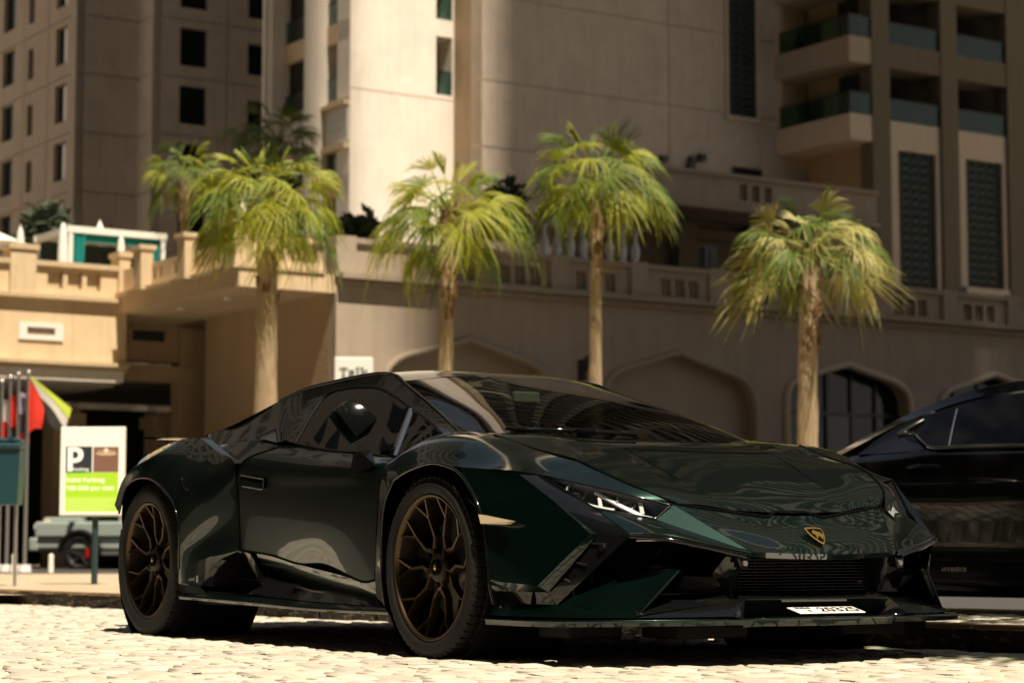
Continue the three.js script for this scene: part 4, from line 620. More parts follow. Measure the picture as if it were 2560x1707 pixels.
  // bollards
  for (const [px, label] of [[34, 'short white bollard between the flagpole feet at the left'], [126, 'white bollard to the left of the parking board post']]) { const q = at(px, 1426, 41), o = thing('bollard', label, 'bollard', [q[0], 0, -41], 0, 'white bollards at the driveway'); part('shaft', cyl(0, 0.14, 0, 0.05, 0.045, 0.3, 14), M.white, o); part('cap', new THREE.SphereGeometry(0.05, 12, 8).translate(0, 0.29, 0), M.white, o); }
  // small wall lamp by the blind arch
  a = at(1462, 925, 49.5); const wl = thing('wall_lantern', 'small dark lantern on the shaded wall beside the slender palm trunk', 'lantern', [a[0], a[1], a[2]], 33.5 * D2R); part('bracket', box(0, 0, -0.1, 0.06, 0.5, 0.3), M.frame, wl); part('lantern_head', [box(0.02, 0.1, 0.15, 0.2, 0.28, 0.2), new THREE.ConeGeometry(0.18, 0.14, 4).rotateY(0.78).translate(0.02, 0.3, 0.15)], M.frame, wl);
}
// ---------------------------------------------------------------- other vehicles
const wheelSimple = (R, w, rimM, spokes = 7) => { const g = new THREE.Group(); g.name = 'wheel'; const L = (pts) => new THREE.LatheGeometry(pts.map((p) => new THREE.Vector2(...p)), 40).rotateX(Math.PI / 2); part('tyre', L([[R * 0.68, w / 2 - 0.02], [R * 0.74, w / 2], [R * 0.95, w / 2 - 0.01], [R, w / 2 - 0.05], [R, -w / 2 + 0.05], [R * 0.9, -w / 2], [R * 0.6, -w / 2]]), M.rubber, g); part('rim', [L([[R * 0.7, w / 2 - 0.02], [R * 0.66, w / 2 - 0.035], [R * 0.6, w / 2 - 0.1], [0.001, w / 2 - 0.12]]), ...range(0, spokes - 1, 1).map((k) => limb([0.05 * Math.sin((k * 6.283) / spokes), 0.05 * Math.cos((k * 6.283) / spokes), w / 2 - 0.05], [R * 0.66 * Math.sin((k * 6.283) / spokes), R * 0.66 * Math.cos((k * 6.283) / spokes), w / 2 - 0.03], 0.06, 0.045, 0.03)), cyl(0, 0, 0, 0.06, 0.06, 0.04, 16).rotateX(Math.PI / 2).translate(0, 0, w / 2 - 0.05)], rimM, g); return g; };
{
  // black saloon at the right: x runs towards its nose, z to the camera's side
  const o = at(2327, 1118, 12), sd = thing('sedan', 'black hybrid sedan with chrome window line parked at the right edge', 'car', [o[0], 0, o[2]], -25 * D2R);
  const blk = phy([0.002, 0.0022, 0.0022], 0.15, { specularIntensity: 0.5, clearcoat: 0.7, clearcoatRoughness: 0.02 }), Z = 0;
  const S = (px, py, z = 0) => { // pixel -> point on the saloon's side plane, z metres behind it
    const c = Math.cos(-25 * D2R), s = Math.sin(-25 * D2R), r = at(px, py, 1), dx = r[0], dy = r[1] - EYE; // ray (dx,dy,-1)
    // plane: normal (s,0,c) in world through o, moved back by z
    const nx = s, nz = c, k = (nx * o[0] + nz * o[2] - z) / (nx * dx - nz); const P = [dx * k, EYE + dy * k, -k], X = P[0] - o[0], W = P[2] - o[2]; return [X * c - W * s, P[1], X * s + W * c]; };
  const P = (l) => l.map((q) => S(...q));
  // side: shoulder line to sill, with tumblehome above
  const belt = P([[2085, 1152, 0.12], [2140, 1139, 0.08], [2240, 1133, 0.06], [2327, 1124, 0.05], [2440, 1120, 0.05], [2600, 1117, 0.05], [3100, 1125, 0.05]]);
  const sh = P([[2060, 1172, 0.03], [2140, 1166, 0], [2240, 1158, 0], [2400, 1146, 0], [2600, 1140, 0], [3100, 1150, 0.02]]);
  const crease = P([[2060, 1215, 0.02], [2200, 1212, -0.015], [2400, 1205, -0.02], [2600, 1200, -0.02], [3100, 1215, 0]]);
  const lowr = P([[2060, 1395, 0.05], [2200, 1400, 0.03], [2400, 1405, 0.02], [2600, 1408, 0.02], [3100, 1420, 0.02]]), rock = P([[2060, 1440, 0.03], [2200, 1450, -0.01], [2400, 1455, -0.02], [2600, 1460, -0.02], [3100, 1475, 0]]), under = P([[2060, 1480, 0.12], [2200, 1488, 0.08], [2400, 1492, 0.06], [2600, 1496, 0.06], [3100, 1510, 0.1]]);
  part('side_panel', loft([belt, sh, crease, lowr, rock, under], 40, 24), blk, sd);
  const roof = P([[2062, 1146, 0.2], [2118, 1118, 0.26], [2200, 1072, 0.32], [2290, 1027, 0.36], [2400, 985, 0.38], [2500, 961, 0.38], [2600, 948, 0.38], [2800, 940, 0.38], [3000, 975, 0.36], [3150, 1060, 0.3]]), roofIn = roof.map((p) => [p[0], p[1] + 0.03, p[2] - 0.3]), roofFar = roof.map((p) => [p[0], p[1] - 0.02, p[2] - 1.1]);
  part('roof', loft([roof, roofIn, roofFar], 40, 10), blk, sd);
  const drip = P([[2096, 1140, 0.14], [2150, 1112, 0.2], [2225, 1072, 0.26], [2310, 1036, 0.3], [2410, 1002, 0.33], [2500, 984, 0.335], [2600, 972, 0.335], [2800, 965, 0.335], [2980, 1000, 0.3], [3100, 1070, 0.2]]);
  part('roof_rail', loft([roof, drip], 40, 4), blk, sd);
  const glassLow = P([[2144, 1136, 0.07], [2240, 1131, 0.07], [2327, 1122, 0.06], [2440, 1118, 0.06], [2600, 1115, 0.06], [3000, 1118, 0.06]]), glassTop = P([[2144, 1136, 0.07], [2225, 1078, 0.25], [2310, 1042, 0.29], [2410, 1008, 0.32], [2500, 990, 0.325], [2600, 978, 0.325], [2800, 972, 0.325], [3000, 1118, 0.06]]);
  part('side_window', loft([glassTop, glassLow], 40, 8), phy([0.003, 0.003, 0.003], 0.05, { specularIntensity: 0.45 }), sd);
  const f = (p, k = 0.012) => [p[0], p[1], p[2] + k], chromeD = std([0.3, 0.29, 0.28], 0.22, { metalness: 1 });
  part('window_trim', [tube(P([[2247, 1086, 0.2], [2290, 1062, 0.24], [2312, 1050, 0.27]]).map((p) => f(p)), 0.012, 16), tube(P([[2247, 1086, 0.2], [2284, 1083, 0.21], [2300, 1098, 0.14], [2330, 1119, 0.06], [2400, 1117, 0.05], [2600, 1113, 0.05], [3000, 1115, 0.05]]).map((p) => f(p)), 0.011, 40)], chromeD, sd);
  part('rear_pillar', loft([P([[2247, 1088, 0.2], [2284, 1086, 0.2], [2310, 1106, 0.12], [2330, 1121, 0.07]]).map((p) => f(p, 0.006)), P([[2144, 1136, 0.07], [2200, 1134, 0.07], [2270, 1129, 0.06], [2330, 1121, 0.07]]).map((p) => f(p, 0.006))], 16, 4), blk, sd);
  part('door_divider', tube(P([[2395, 1024, 0.3], [2384, 1070, 0.18], [2374, 1118, 0.06]]).map((p) => f(p)), 0.008, 12), M.chrome, sd);
  part('door_handle', [tube(P([[2270, 1168, -0.005], [2300, 1166, -0.035], [2352, 1166, -0.005]]), 0.013, 16)], blk, sd);
  part('handle_cup', (() => { const c = S(2310, 1176, -0.002), g = new THREE.SphereGeometry(0.06, 16, 10).scale(1.4, 0.6, 0.12); return g.translate(...c); })(), M.seam, sd);
  part('hybrid_badge', (() => { const a = S(2356, 1428, -0.035), b = S(2419, 1428, -0.035), g = new TextGeometry('HYBRID', { font: fontBold, size: 0.022, depth: 0.004, curveSegments: 2 }); g.computeBoundingBox(); return g.scale((b[0] - a[0]) / g.boundingBox.max.x, 1, 1).translate(a[0], a[1], a[2] + 0.012); })(), M.chrome, sd);
  part('boot_lid', loft([P([[2062, 1146, 0.2], [2110, 1121, 0.26]]), P([[2040, 1150, 0.25], [2050, 1150, 0.4]]), P([[1990, 1160, 0.3], [1990, 1160, 0.8]])], 8, 6), blk, sd);
  part('tail_lamp', hull(P([[2066, 1137, 0.2], [2110, 1134, 0.24], [2108, 1147, 0.2], [2066, 1150, 0.16], [2080, 1140, 0.4]])), M.seam, sd);
  const a0 = S(2000, 1480, 0.1), a1 = S(3150, 1480, 0.1); part('body_shell', [box((a0[0] + a1[0]) / 2, 0.55, -1.0, a1[0] - a0[0] - 0.2, 0.68, 1.55), box((a0[0] + a1[0]) / 2 + 0.1, 0.95, -1.05, (a1[0] - a0[0]) * 0.6, 0.4, 1.1)], M.matt, sd);
  for (const [px, k] of [[2090, 0], [3000, 1]]) { const w = wheelSimple(0.335, 0.22, M.iron), q = S(px, 1400, 0.16); w.position.set(q[0], 0.33, q[2]); sd.add(w); }
}
{
  // pale off-roader under the parking board
  const q = at(196, 1425, 49.5), g = thing('off_roader', 'boxy silver green off-roader with round headlamp parked behind the parking board', 'car', [q[0], -0.08, q[2]], -12 * D2R), bm = phy([0.3, 0.36, 0.34], 0.3, { clearcoat: 0.8, clearcoatRoughness: 0.05 });
  part('body', [rbox(1.0, 0.82, -0.9, 4.2, 0.62, 1.75, 0.06), rbox(1.55, 1.42, -0.9, 3.05, 0.74, 1.6, 0.08), rbox(-0.35, 1.16, -0.9, 1.2, 0.14, 1.5, 0.05)], bm, g);
  part('side_window', [rbox(0.5, 1.38, -0.095, 0.78, 0.52, 0.03, 0.01)], M.pane, g); part('side_window', [rbox(1.42, 1.38, -0.095, 0.86, 0.52, 0.03, 0.01)], M.pane, g); part('windscreen', [rbox(0.0, 1.46, -0.9, 0.05, 0.42, 1.35, 0.01)], M.pane, g);
  part('side_moulding', box(1.0, 0.78, 0.0, 4.0, 0.07, 0.05), M.frame, g);
  const arch = new THREE.TorusGeometry(0.47, 0.07, 8, 24, Math.PI); for (const x of [0, 2.55]) part('wheel_arch', arch.clone().translate(x, 0.42, 0.0), M.matt, g);
  part('running_board', rbox(1.27, 0.42, 0.04, 1.4, 0.08, 0.16, 0.02), M.silver, g); part('front_bumper', rbox(-1.12, 0.62, -0.9, 0.22, 0.3, 1.8, 0.05), bm, g);
  part('headlamp', new THREE.CylinderGeometry(0.13, 0.13, 0.06, 24).rotateZ(Math.PI / 2).translate(-1.12, 0.98, -0.25), M.drl, g); part('indicator', rbox(-0.85, 1.13, -0.15, 0.16, 0.07, 0.1, 0.02), M.marker, g); part('door_mirror', rbox(-0.1, 1.38, 0.12, 0.1, 0.2, 0.2, 0.04), bm, g); part('fuel_guard', box(2.1, 0.66, 0.01, 0.5, 0.2, 0.03), M.silver, g);
  for (const [x, z] of [[0, -0.12], [2.55, -0.12], [0, -1.6], [2.55, -1.6]]) { const w = wheelSimple(0.4, 0.26, M.frame, 5); w.position.set(x, 0.4, z); if (z < -1) w.rotation.y = Math.PI; g.add(w); }
  part('brake_caliper', rbox(0.18, 0.42, -0.03, 0.1, 0.2, 0.05, 0.02), M.tail, g);
}
{
  // dark red car in the shade behind the flagpoles
  const q = at(118, 1420, 62), g = thing('van', 'dark red van in the shade of the driveway behind the flagpoles', 'van', [q[0], -0.02, q[2]], 10 * D2R), bm = phy([0.16, 0.012, 0.01], 0.3, { clearcoat: 0.8 });
  const prof = [[-2.1, 0.35], [-2.1, 0.8], [-1.9, 1.02], [-1.4, 1.15], [-0.8, 1.98], [1.7, 2.02], [2.0, 1.8], [2.05, 1.0], [2.05, 0.4]]; const s = new THREE.Shape(); prof.forEach((p, i) => (i ? s.lineTo(...p) : s.moveTo(...p)));
  part('body', new THREE.ExtrudeGeometry(s, { depth: 1.55, bevelEnabled: true, bevelSize: 0.08, bevelThickness: 0.08, bevelSegments: 3 }).translate(0, 0, -1.6), bm, g); part('side_window', hull([[-1.2, 1.2, 0.04], [-0.75, 1.75, 0.02], [0.1, 1.75, 0.02], [0.1, 1.2, 0.04], [-0.4, 1.3, 0.06]]), M.pane, g);
  for (const x of [-1.3, 1.3]) { const w = wheelSimple(0.32, 0.22, M.iron); w.position.set(x, 0.32, -0.1); g.add(w); }
}
// ---------------------------------------------------------------- the sports car (x forward from the front axle, y up, z to its right)
const car = thing('sports_car', 'glossy blackish green low wedge sports car with bronze mesh wheels parked in the foreground', 'car', [0.507, 0, -8.508], -57.748 * D2R);
const pair = (name, geos, m, o = {}) => { const g = mg(geos), a = part(name, g, m, car, o.label), b = part(name, mirror(g), m, car); return [a, b]; };
const mz = (pts) => pts.map((p) => [p[0], p[1], -p[2]]);
const mid = (a, b, t = 0.5, up = 0, out = 0) => [a[0] + (b[0] - a[0]) * t, a[1] + (b[1] - a[1]) * t + up, a[2] + (b[2] - a[2]) * t + out];
{
  // glasshouse
  const top = C.roofEdge, roofC = [[-0.9, 1.112, 0], [-1.03, 1.137, 0], [-1.2, 1.152, 0], [-1.4, 1.152, 0], [-1.6, 1.142, 0], [-1.8, 1.125, 0], [-1.97, 1.10, 0]];
  const roofM = top.map((p, i) => [mid(p, roofC[i])[0] + 0.005, mid(p, roofC[i])[1] + 0.012, p[2] * 0.55]);
  part('roof', loft([top, roofM, roofC, mz(roofM), mz(top)], 30, 24), M.paint, car);
  const ap = C.aPillar, baseC = [[0.11, 0.806, 0], [-0.15, 0.905, 0], [-0.45, 0.999, 0], [-0.9, 1.112, 0]], baseM = [[0.055, 0.813, 0.36], [-0.2, 0.905, 0.34], [-0.49, 0.995, 0.32], [-0.885, 1.103, 0.29]];
  const ap2 = [[-0.085, 0.824, 0.6], [-0.33, 0.912, 0.545], [-0.59, 0.99, 0.51], [-0.935, 1.09, 0.455]];
  part('windshield', loft([ap, ap2, baseM, baseC, mz(baseM), mz(ap2), mz(ap)], 20, 36), M.tint, car);
  pair('pillar', [loft([[...ap.slice(0, 3), ...C.roofEdge.slice(0, 6)], [C.winTop[0], ...C.winTop.slice(1, 7)].map((p, i, a) => p).concat([C.bPillar[0]])], 40, 6), tube(ap, 0.007, 30), tube(C.roofEdge, 0.008, 30)], M.gloss);
  const [win] = pair('side_window', loft([C.winTop, C.winSill], 40, 10), M.tintDark);
  pair('window_seal', [tube(C.winTop, 0.008, 60), tube(C.winSill, 0.006, 50)], M.matt);
  pair('window_divider', hull(C.winStrip.flatMap((p, i) => { const w = [0.004, 0.008, 0.012][i]; return [[p[0] - w, p[1], p[2] + 0.012], [p[0] + w, p[1], p[2] + 0.01], [p[0] - w, p[1], p[2] - 0.01], [p[0] + w, p[1], p[2] - 0.012]]; })), M.chrome);
  pair('rear_pillar', loft([C.bPillar, C.bPillarIn], 20, 6), M.gloss);
  pair('buttress', loft([C.buttress, C.butBase.slice(0)], 30, 8), M.gloss);
  pair('quarter_window', [loft([[C.quarter[0], C.quarter[1]].map((p) => [p[0], p[1], p[2] + 0.012]), [C.quarter[0], C.quarter[2]].map((p) => [p[0], p[1], p[2] + 0.012])], 10, 8)], M.paneGrey);
  pair('quarter_window_seal', [tube([C.quarter[0], C.quarter[1], C.quarter[2]].map((p) => [p[0], p[1], p[2] + 0.014]), 0.009, 30, true)], M.gloss);

  // bonnet, nose, wings
  const hoodEdge = [[-0.02, 0.82, 0.7], [0.074, 0.806, 0.72], [0.311, 0.744, 0.68], [0.515, 0.7, 0.65], [0.629, 0.655, 0.62], [0.748, 0.601, 0.56], [0.835, 0.547, 0.46]];
  const crease = [[0.03, 0.813, 0.36], [0.2, 0.79, 0.35], [0.353, 0.755, 0.34], [0.5, 0.70, 0.33], [0.66, 0.633, 0.31], [0.78, 0.577, 0.28], [0.874, 0.524, 0.25]];
  const centre = [[0.11, 0.806, 0], [0.25, 0.785, 0], [0.39, 0.75, 0], [0.53, 0.694, 0], [0.68, 0.625, 0], [0.8, 0.565, 0], [0.89, 0.518, 0]];
  const outer = hoodEdge.map((p, i) => mid(p, crease[i], 0.5, 0.006));
  part('bonnet', [loft([hoodEdge, outer, crease], 40, 12), loft([crease, centre, mz(crease)], 40, 14), loft([mz(crease), mz(outer), mz(hoodEdge)], 40, 12)], M.paint, car);
  pair('bonnet_seam', [tube(hoodEdge.slice(1), 0.0045, 60), tube(crease.slice(2, 5), 0.003, 20)], M.seam);
  part('cowl_seam', tube([crease[2], centre[2], mz([crease[2]])[0]], 0.004, 30), M.seam, car);
  const cut = [[0.83, 0.545, 0.46], [0.875, 0.518, 0.26], [0.914, 0.502, 0.125], [0.88, 0.521, 0.065]];
  const cutL = [...cut, ...mz(cut).reverse()];
  const lead = [[1.073, 0.381, 0.325], [1.084, 0.376, 0.17], [1.09, 0.373, 0], [1.084, 0.376, -0.17], [1.073, 0.381, -0.325]];
  const noseM = [[0.952, 0.463, 0.393], [0.992, 0.447, 0.2], [1.0, 0.443, 0], [0.992, 0.447, -0.2], [0.952, 0.463, -0.393]];
  part('nose_panel', [loft([[cut[0], cut[1], [0.9, 0.509, 0.13], [0.905, 0.507, 0], [0.9, 0.509, -0.13], ...mz(cut.slice(0, 2)).reverse()], noseM, lead], 40, 14)], M.paint, car);
  part('nose_seam', tube(cutL, 0.0055, 60, true), M.seam, car);
  const hIn = [0.831, 0.541, 0.47], hLow = [0.831, 0.492, 0.545], nc = [1.073, 0.381, 0.325], oc = [0.88, 0.438, 0.685];
  const edge = [oc, [0.963, 0.437, 0.605], [1.018, 0.415, 0.5], nc];
  pair('nose_facet', [tri(hIn, hLow, nc), tri(cut[0], hIn, nc)], M.paint);
  pair('nose_side', [loft([[C.hlBot[2], C.hlBot[3], C.hlBot[4], hLow], [[0.79, 0.483, 0.69], [0.855, 0.479, 0.635], [0.915, 0.46, 0.55], mid(hLow, nc)], edge], 24, 10)], M.paint);
  const edgeD = edge.map((p) => [p[0] + 0.004, p[1] - 0.013, p[2] + 0.002]);
  pair('nose_edge', [loft([edge, edgeD], 24, 3), tube(edge, 0.0055, 30)], M.paint);
  part('nose_lip', [loft([lead, lead.map((p) => [p[0] - 0.02, p[1] - 0.018, p[2]])], 24, 3)], M.paint, car);
  const trim = [[0.882, 0.432, 0.69], [0.965, 0.424, 0.612], [1.02, 0.402, 0.505], [1.068, 0.366, 0.345]];
  pair('intake_trim', [tube(trim, 0.0085, 40, false, 8), loft([trim, trim.map((p) => [p[0] - 0.05, p[1] + 0.004, p[2] - 0.01])], 20, 2)], M.gloss);
  pair('vent_strip', [...[[0.05, 0.28], [0.36, 0.62], [0.7, 0.93]].map(([a, b]) => { const q = resample(edge, 40).slice(Math.round(a * 40), Math.round(b * 40) + 1).map((p) => [p.x + 0.002, p.y - 0.019, p.z + 0.002]); return tube(q, 0.0035, 16); })], M.silver);

  pair('front_wing', [loft([C.f0, C.f1, C.f2], 48, 16)], M.paint);
  const hcm = [[0.5, 0.69, 0.74], [0.66, 0.637, 0.665], [0.768, 0.588, 0.58], [0.85, 0.545, 0.478]];
  pair('front_wing_blade', [loft([C.hoodCutF, C.hlTop], 24, 8)], M.paint);
  pair('wing_rear', [loft([C.fdA, C.fdB], 20, 6), tri(C.f2[0], C.f2[1], [-0.462, 0.70, 0.886])], M.paint);
  pair('wheel_arch_lip', [tube(C.archF, 0.006, 50), tube(C.archB, 0.006, 30), tube(C.rArchTop, 0.006, 40), tube(C.rArchFront, 0.006, 30)], M.gloss);
  pair('bumper_flank', [loft([C.dmArch, [[0.3, 0.672, 0.925], [0.43, 0.555, 0.91], [0.53, 0.46, 0.885], [0.5, 0.35, 0.918], [0.401, 0.281, 0.946]], C.dmFront], 48, 12, { straight: true })], M.paint);
  const ci = C.dmFront.slice(1), ce = C.dmEdge.slice(1);
  pair('bumper_chamfer', [quad(C.dmFront[0], ci[0], ce[0], C.dmEdge[0]), quad(ci[0], ci[1], ce[1], ce[0]), quad(ci[1], ci[2], ce[2], ce[1]), quad(ci[2], ci[3], ce[3], ce[2])], M.paint);
  const q4 = (n) => quad(C[n][0], C[n][1], C[n][2], C[n][3]);
  pair('intake_frame', [q4('fr0'), q4('fr1'), q4('fr2'), q4('fr3')], M.gloss);
  pair('side_marker', hull(C.marker.flatMap((p) => [[p[0], p[1], p[2] - 0.012], [p[0] + 0.002, p[1], p[2] + 0.008]])), M.marker);
  // fins and the round sensor in the intake frame
  for (const t of [0.14, 0.46, 0.72]) pair('frame_fin', (() => { const a = mid(C.fr2[0], C.fr2[3], t), b = mid(C.fr2[1], C.fr2[2], t), a2 = mid(a, b, 0.08, 0, 0.004), b2 = mid(a, b, 0.62, 0, 0.004); return hull([a2, b2].flatMap((p) => [[p[0], p[1] + 0.004, p[2] + 0.001], [p[0] + 0.002, p[1] - 0.003, p[2] + 0.004], [p[0] - 0.012, p[1], p[2] - 0.01]])); })(), M.matt);
  { const c0 = mid(mid(C.fr2[0], C.fr2[3], 0.1), mid(C.fr2[1], C.fr2[2], 0.1), 0.42, -0.02, 0.006); const s = new THREE.SphereGeometry(0.011, 14, 10).translate(...c0), r = new THREE.TorusGeometry(0.012, 0.0025, 6, 20).rotateY(60 * D2R).translate(c0[0], c0[1], c0[2] + 0.003); pair('parking_sensor', [s, r], M.matt); }
  // skirt below the frame, splitter blade
  const lip = [[0.36, 0.148, 0.935], [0.68, 0.148, 0.91], [0.86, 0.151, 0.82], [0.955, 0.153, 0.705], [1.03, 0.154, 0.52], [1.05, 0.154, 0.335]];
  const skirtTop = [[0.4, 0.2, 0.925], [0.646, 0.202, 0.826], [0.79, 0.185, 0.76], [0.93, 0.172, 0.69]];
  pair('bumper_skirt', [loft([skirtTop, [[0.38, 0.163, 0.938], [0.68, 0.163, 0.905], [0.85, 0.163, 0.80], [0.945, 0.163, 0.70]]], 24, 4)], M.paint);
  const lipIn = lip.map((p) => [p[0] - 0.3, p[1] + 0.012, p[2] - 0.16]), dn = (pts, k = 0.018) => pts.map((p) => [p[0] - 0.004, p[1] - k, p[2] - 0.002]);
  pair('splitter', [loft([lipIn, lip], 40, 3), loft([lip, dn(lip)], 40, 3), loft([dn(lip), dn(lipIn)], 40, 3), tube(lip, 0.0055, 50)], M.paint);
  const cl = [[1.05, 0.154, 0.335], [1.088, 0.158, 0.29], [1.115, 0.158, 0.14], [1.12, 0.158, 0], [1.115, 0.158, -0.14], [1.088, 0.158, -0.29], [1.05, 0.154, -0.335]];
  const clB = cl.map((p, i) => [p[0] - 0.17, 0.166, p[2]]), clD = cl.map((p) => [p[0] - 0.014, p[1] - 0.026, p[2]]);
  part('splitter_centre', [loft([clB, cl], 30, 3, { straight: true }), loft([cl, clD], 30, 3, { straight: true }), loft([clD, clB.map((p) => [p[0], 0.128, p[2]])], 30, 2, { straight: true }), tube(cl, 0.004, 40, true)], M.paint, car);
  // winglet: a canted blade standing on the splitter
  const wTip = [0.973, 0.32, 0.556], wFoot = [0.908, 0.152, 0.70], wR0 = [0.66, 0.203, 0.825], wR1 = [0.76, 0.29, 0.70], wR2 = [0.88, 0.335, 0.60];
  pair('winglet', [loft([[wR0, wR1, wR2, wTip], [[0.7, 0.185, 0.80], [0.79, 0.18, 0.765], wFoot].map((p) => p)], 20, 8), loft([[wTip, wFoot], [[wTip[0] - 0.006, wTip[1], wTip[2] - 0.02], [wFoot[0] - 0.004, wFoot[1], wFoot[2] - 0.022]]], 8, 2), loft([[[wR0[0], wR0[1], wR0[2] - 0.02], [wR1[0], wR1[1], wR1[2] - 0.02], [wR2[0], wR2[1], wR2[2] - 0.02], [wTip[0] - 0.006, wTip[1], wTip[2] - 0.02]], [[0.7, 0.185, 0.78], [0.79, 0.18, 0.745], [wFoot[0], wFoot[1], wFoot[2] - 0.022]]], 20, 8), tube([wTip, wFoot], 0.005, 4)], M.paint);
  // inside of the mouth
  const grilleTop = 0.36, gl = [0.96, 0.242, 0.32], st = [1.032, 0.221, 0.319], s2 = [1.057, 0.166, 0.39];
  pair('pedestal', [quad(gl, st, [0.93, 0.17, 0.70], [0.86, 0.215, 0.66]), tri(st, s2, [0.93, 0.163, 0.715]), quad(st, s2, [1.05, 0.156, 0.335], [1.0, 0.16, 0.3])], M.gloss);
  part('grille_shelf', [quad([0.96, 0.242, 0.32], [0.96, 0.242, -0.32], [1.032, 0.221, -0.319], [1.032, 0.221, 0.319]), quad([1.032, 0.221, 0.319], [1.032, 0.221, -0.319], [0.99, 0.165, -0.33], [0.99, 0.165, 0.33]), tube([[1.032, 0.221, 0.319], [1.032, 0.221, -0.319]], 0.004, 4)], M.gloss, car);
  pair('mouth_pillar', [loft([[[1.03, 0.365, 0.40], [1.045, 0.362, 0.30], [0.93, 0.362, 0.28]], [[0.93, 0.24, 0.45], [0.965, 0.242, 0.32], [0.90, 0.242, 0.28]]], 12, 6, { straight: true })], M.gloss);
  part('grille_back', [quad([0.9, 0.38, 0.34], [0.9, 0.38, -0.34], [0.9, 0.23, -0.34], [0.9, 0.23, 0.34])], M.seam, car);
  const grille = new THREE.Group(); grille.name = 'grille'; car.add(grille);
  for (let k = 0; k < 11; k++) part('slat', tube([[0.945, 0.25 + k * 0.0105, 0.3], [0.955, 0.25 + k * 0.0105, 0], [0.945, 0.25 + k * 0.0105, -0.3]], 0.0022, 10), M.gloss, grille);
  for (let k = 0; k < 9; k++) part('grille_bar', box(0.944, 0.302, -0.28 + k * 0.07, 0.006, 0.115, 0.004), M.matt, grille);
  for (const s of [1, -1]) { const z = 0.347 * s; part('radar_pod', hull([[1.045, 0.362, z - 0.025], [1.045, 0.362, z + 0.025], [1.062, 0.36, z - 0.02], [1.062, 0.36, z + 0.02], [1.066, 0.326, z - 0.013], [1.066, 0.326, z + 0.013], [1.03, 0.33, z - 0.02], [1.03, 0.33, z + 0.02]]), M.gloss, car); part('radar_lens', new THREE.CylinderGeometry(0.0095, 0.0095, 0.008, 18).rotateZ(Math.PI / 2).translate(1.066, 0.343, z), M.silver, car); }
  pair('intake_back', [quad([0.80, 0.43, 0.30], [0.6, 0.43, 0.86], [0.55, 0.16, 0.88], [0.80, 0.16, 0.30])], M.seam);
  pair('intake_fin', [0.22, 0.29].map((y) => tube([[0.88, y + 0.02, 0.42], [0.86, y + 0.02, 0.6]], 0.006, 4)), M.gloss);
  pair('intake_lower_scoop', [hull([[0.95, 0.3, 0.52], [1.0, 0.297, 0.42], [1.0, 0.265, 0.4], [0.95, 0.25, 0.42], [0.9, 0.25, 0.5], [0.86, 0.3, 0.5], [0.86, 0.26, 0.42]])], M.matt);

  // headlights
  for (const s of [1, -1]) {
    const F = (g) => (s > 0 ? g : mirror(g)), hl = new THREE.Group(); hl.name = 'headlight'; car.add(hl);
    const n = [0.6, 0.649, 0.468], sh = (p, k) => [p[0] - n[0] * k, p[1] - n[1] * k, p[2] - n[2] * k];
    const topE = C.hlTop, lowE = [C.hlBot[0], C.hlBot[1], C.hlBot[2], C.hlBot[3], C.hlBot[4], C.hlBot[5], C.hlBot[6]];
    part('housing', F(mg([loft([topE.map((p) => sh(p, 0.05)), lowE.map((p) => sh(p, 0.05))], 20, 4), loft([topE, topE.map((p) => sh(p, 0.05))], 20, 2), loft([lowE, lowE.map((p) => sh(p, 0.05))], 20, 2, { straight: true })])), M.lampBed, hl);
    part('light_strip', F(mg([tube([[0.494, 0.63, 0.765], [0.556, 0.589, 0.74], [0.64, 0.542, 0.696], [0.684, 0.53, 0.671], [0.729, 0.521, 0.644]], 0.0075, 30)])), M.drl, hl);
    part('light_strip', F(mg([limb([0.652, 0.588, 0.672], [0.732, 0.541, 0.625], 0.011, 0.016, 0.01, n), limb([0.732, 0.541, 0.625], [0.785, 0.503, 0.566], 0.016, 0.017, 0.01, n), limb([0.785, 0.503, 0.566], [0.807, 0.497, 0.54], 0.013, 0.009, 0.01, n), limb([0.669, 0.568, 0.667], [0.683, 0.534, 0.67], 0.013, 0.015, 0.01, n), limb([0.767, 0.55, 0.563], [0.783, 0.51, 0.566], 0.014, 0.016, 0.01, n)])), M.drl, hl);
    for (const c of [[0.588, 0.588, 0.709], [0.732, 0.554, 0.597]]) {
      const q = c;
      part('projector', F(new THREE.SphereGeometry(0.03, 20, 14).translate(...q)), M.clear, hl);
      const ring = new THREE.TorusGeometry(0.033, 0.005, 8, 28); ring.applyQuaternion(new THREE.Quaternion().setFromUnitVectors(new THREE.Vector3(0, 0, 1), V([0.8, 0.3, 0.4]).normalize())); ring.translate(...q);
      part('projector_ring', F(ring), M.silver, hl);
    }
    part('lens', F(loft([topE, lowE], 24, 6)), M.clear, hl);
    part('lens_seal', F(mg([tube(topE, 0.0035, 30), tube(lowE, 0.004, 40, true)])), M.gloss, hl);
  }

  // doors, sills and the side intake
  const [doorR] = pair('door', [loft([C.d0, C.d1, C.d2, C.d3, C.d4], 48, 30)], M.paint);
  pair('door_seam', [tube([C.d0.at(-1), C.d1.at(-1), C.d2.at(-1), C.d3.at(-1), C.d4.at(-1)], 0.0045, 30), tube([C.d0[0], C.d1[0], C.d2[0], C.d3[0], C.d4[0]], 0.004, 30), tube(C.d4, 0.005, 40), tube(C.d0, 0.004, 30)].flat(), M.seam);
  pair('shoulder_panel', [loft([C.shTop, C.shBot], 30, 8)], M.paint);
  pair('fender_edge', [loft([C.feIn, C.feOut], 20, 3)], M.gloss);
  pair('sill_facet', [loft([C.l1, C.l2], 40, 5)], M.paint);
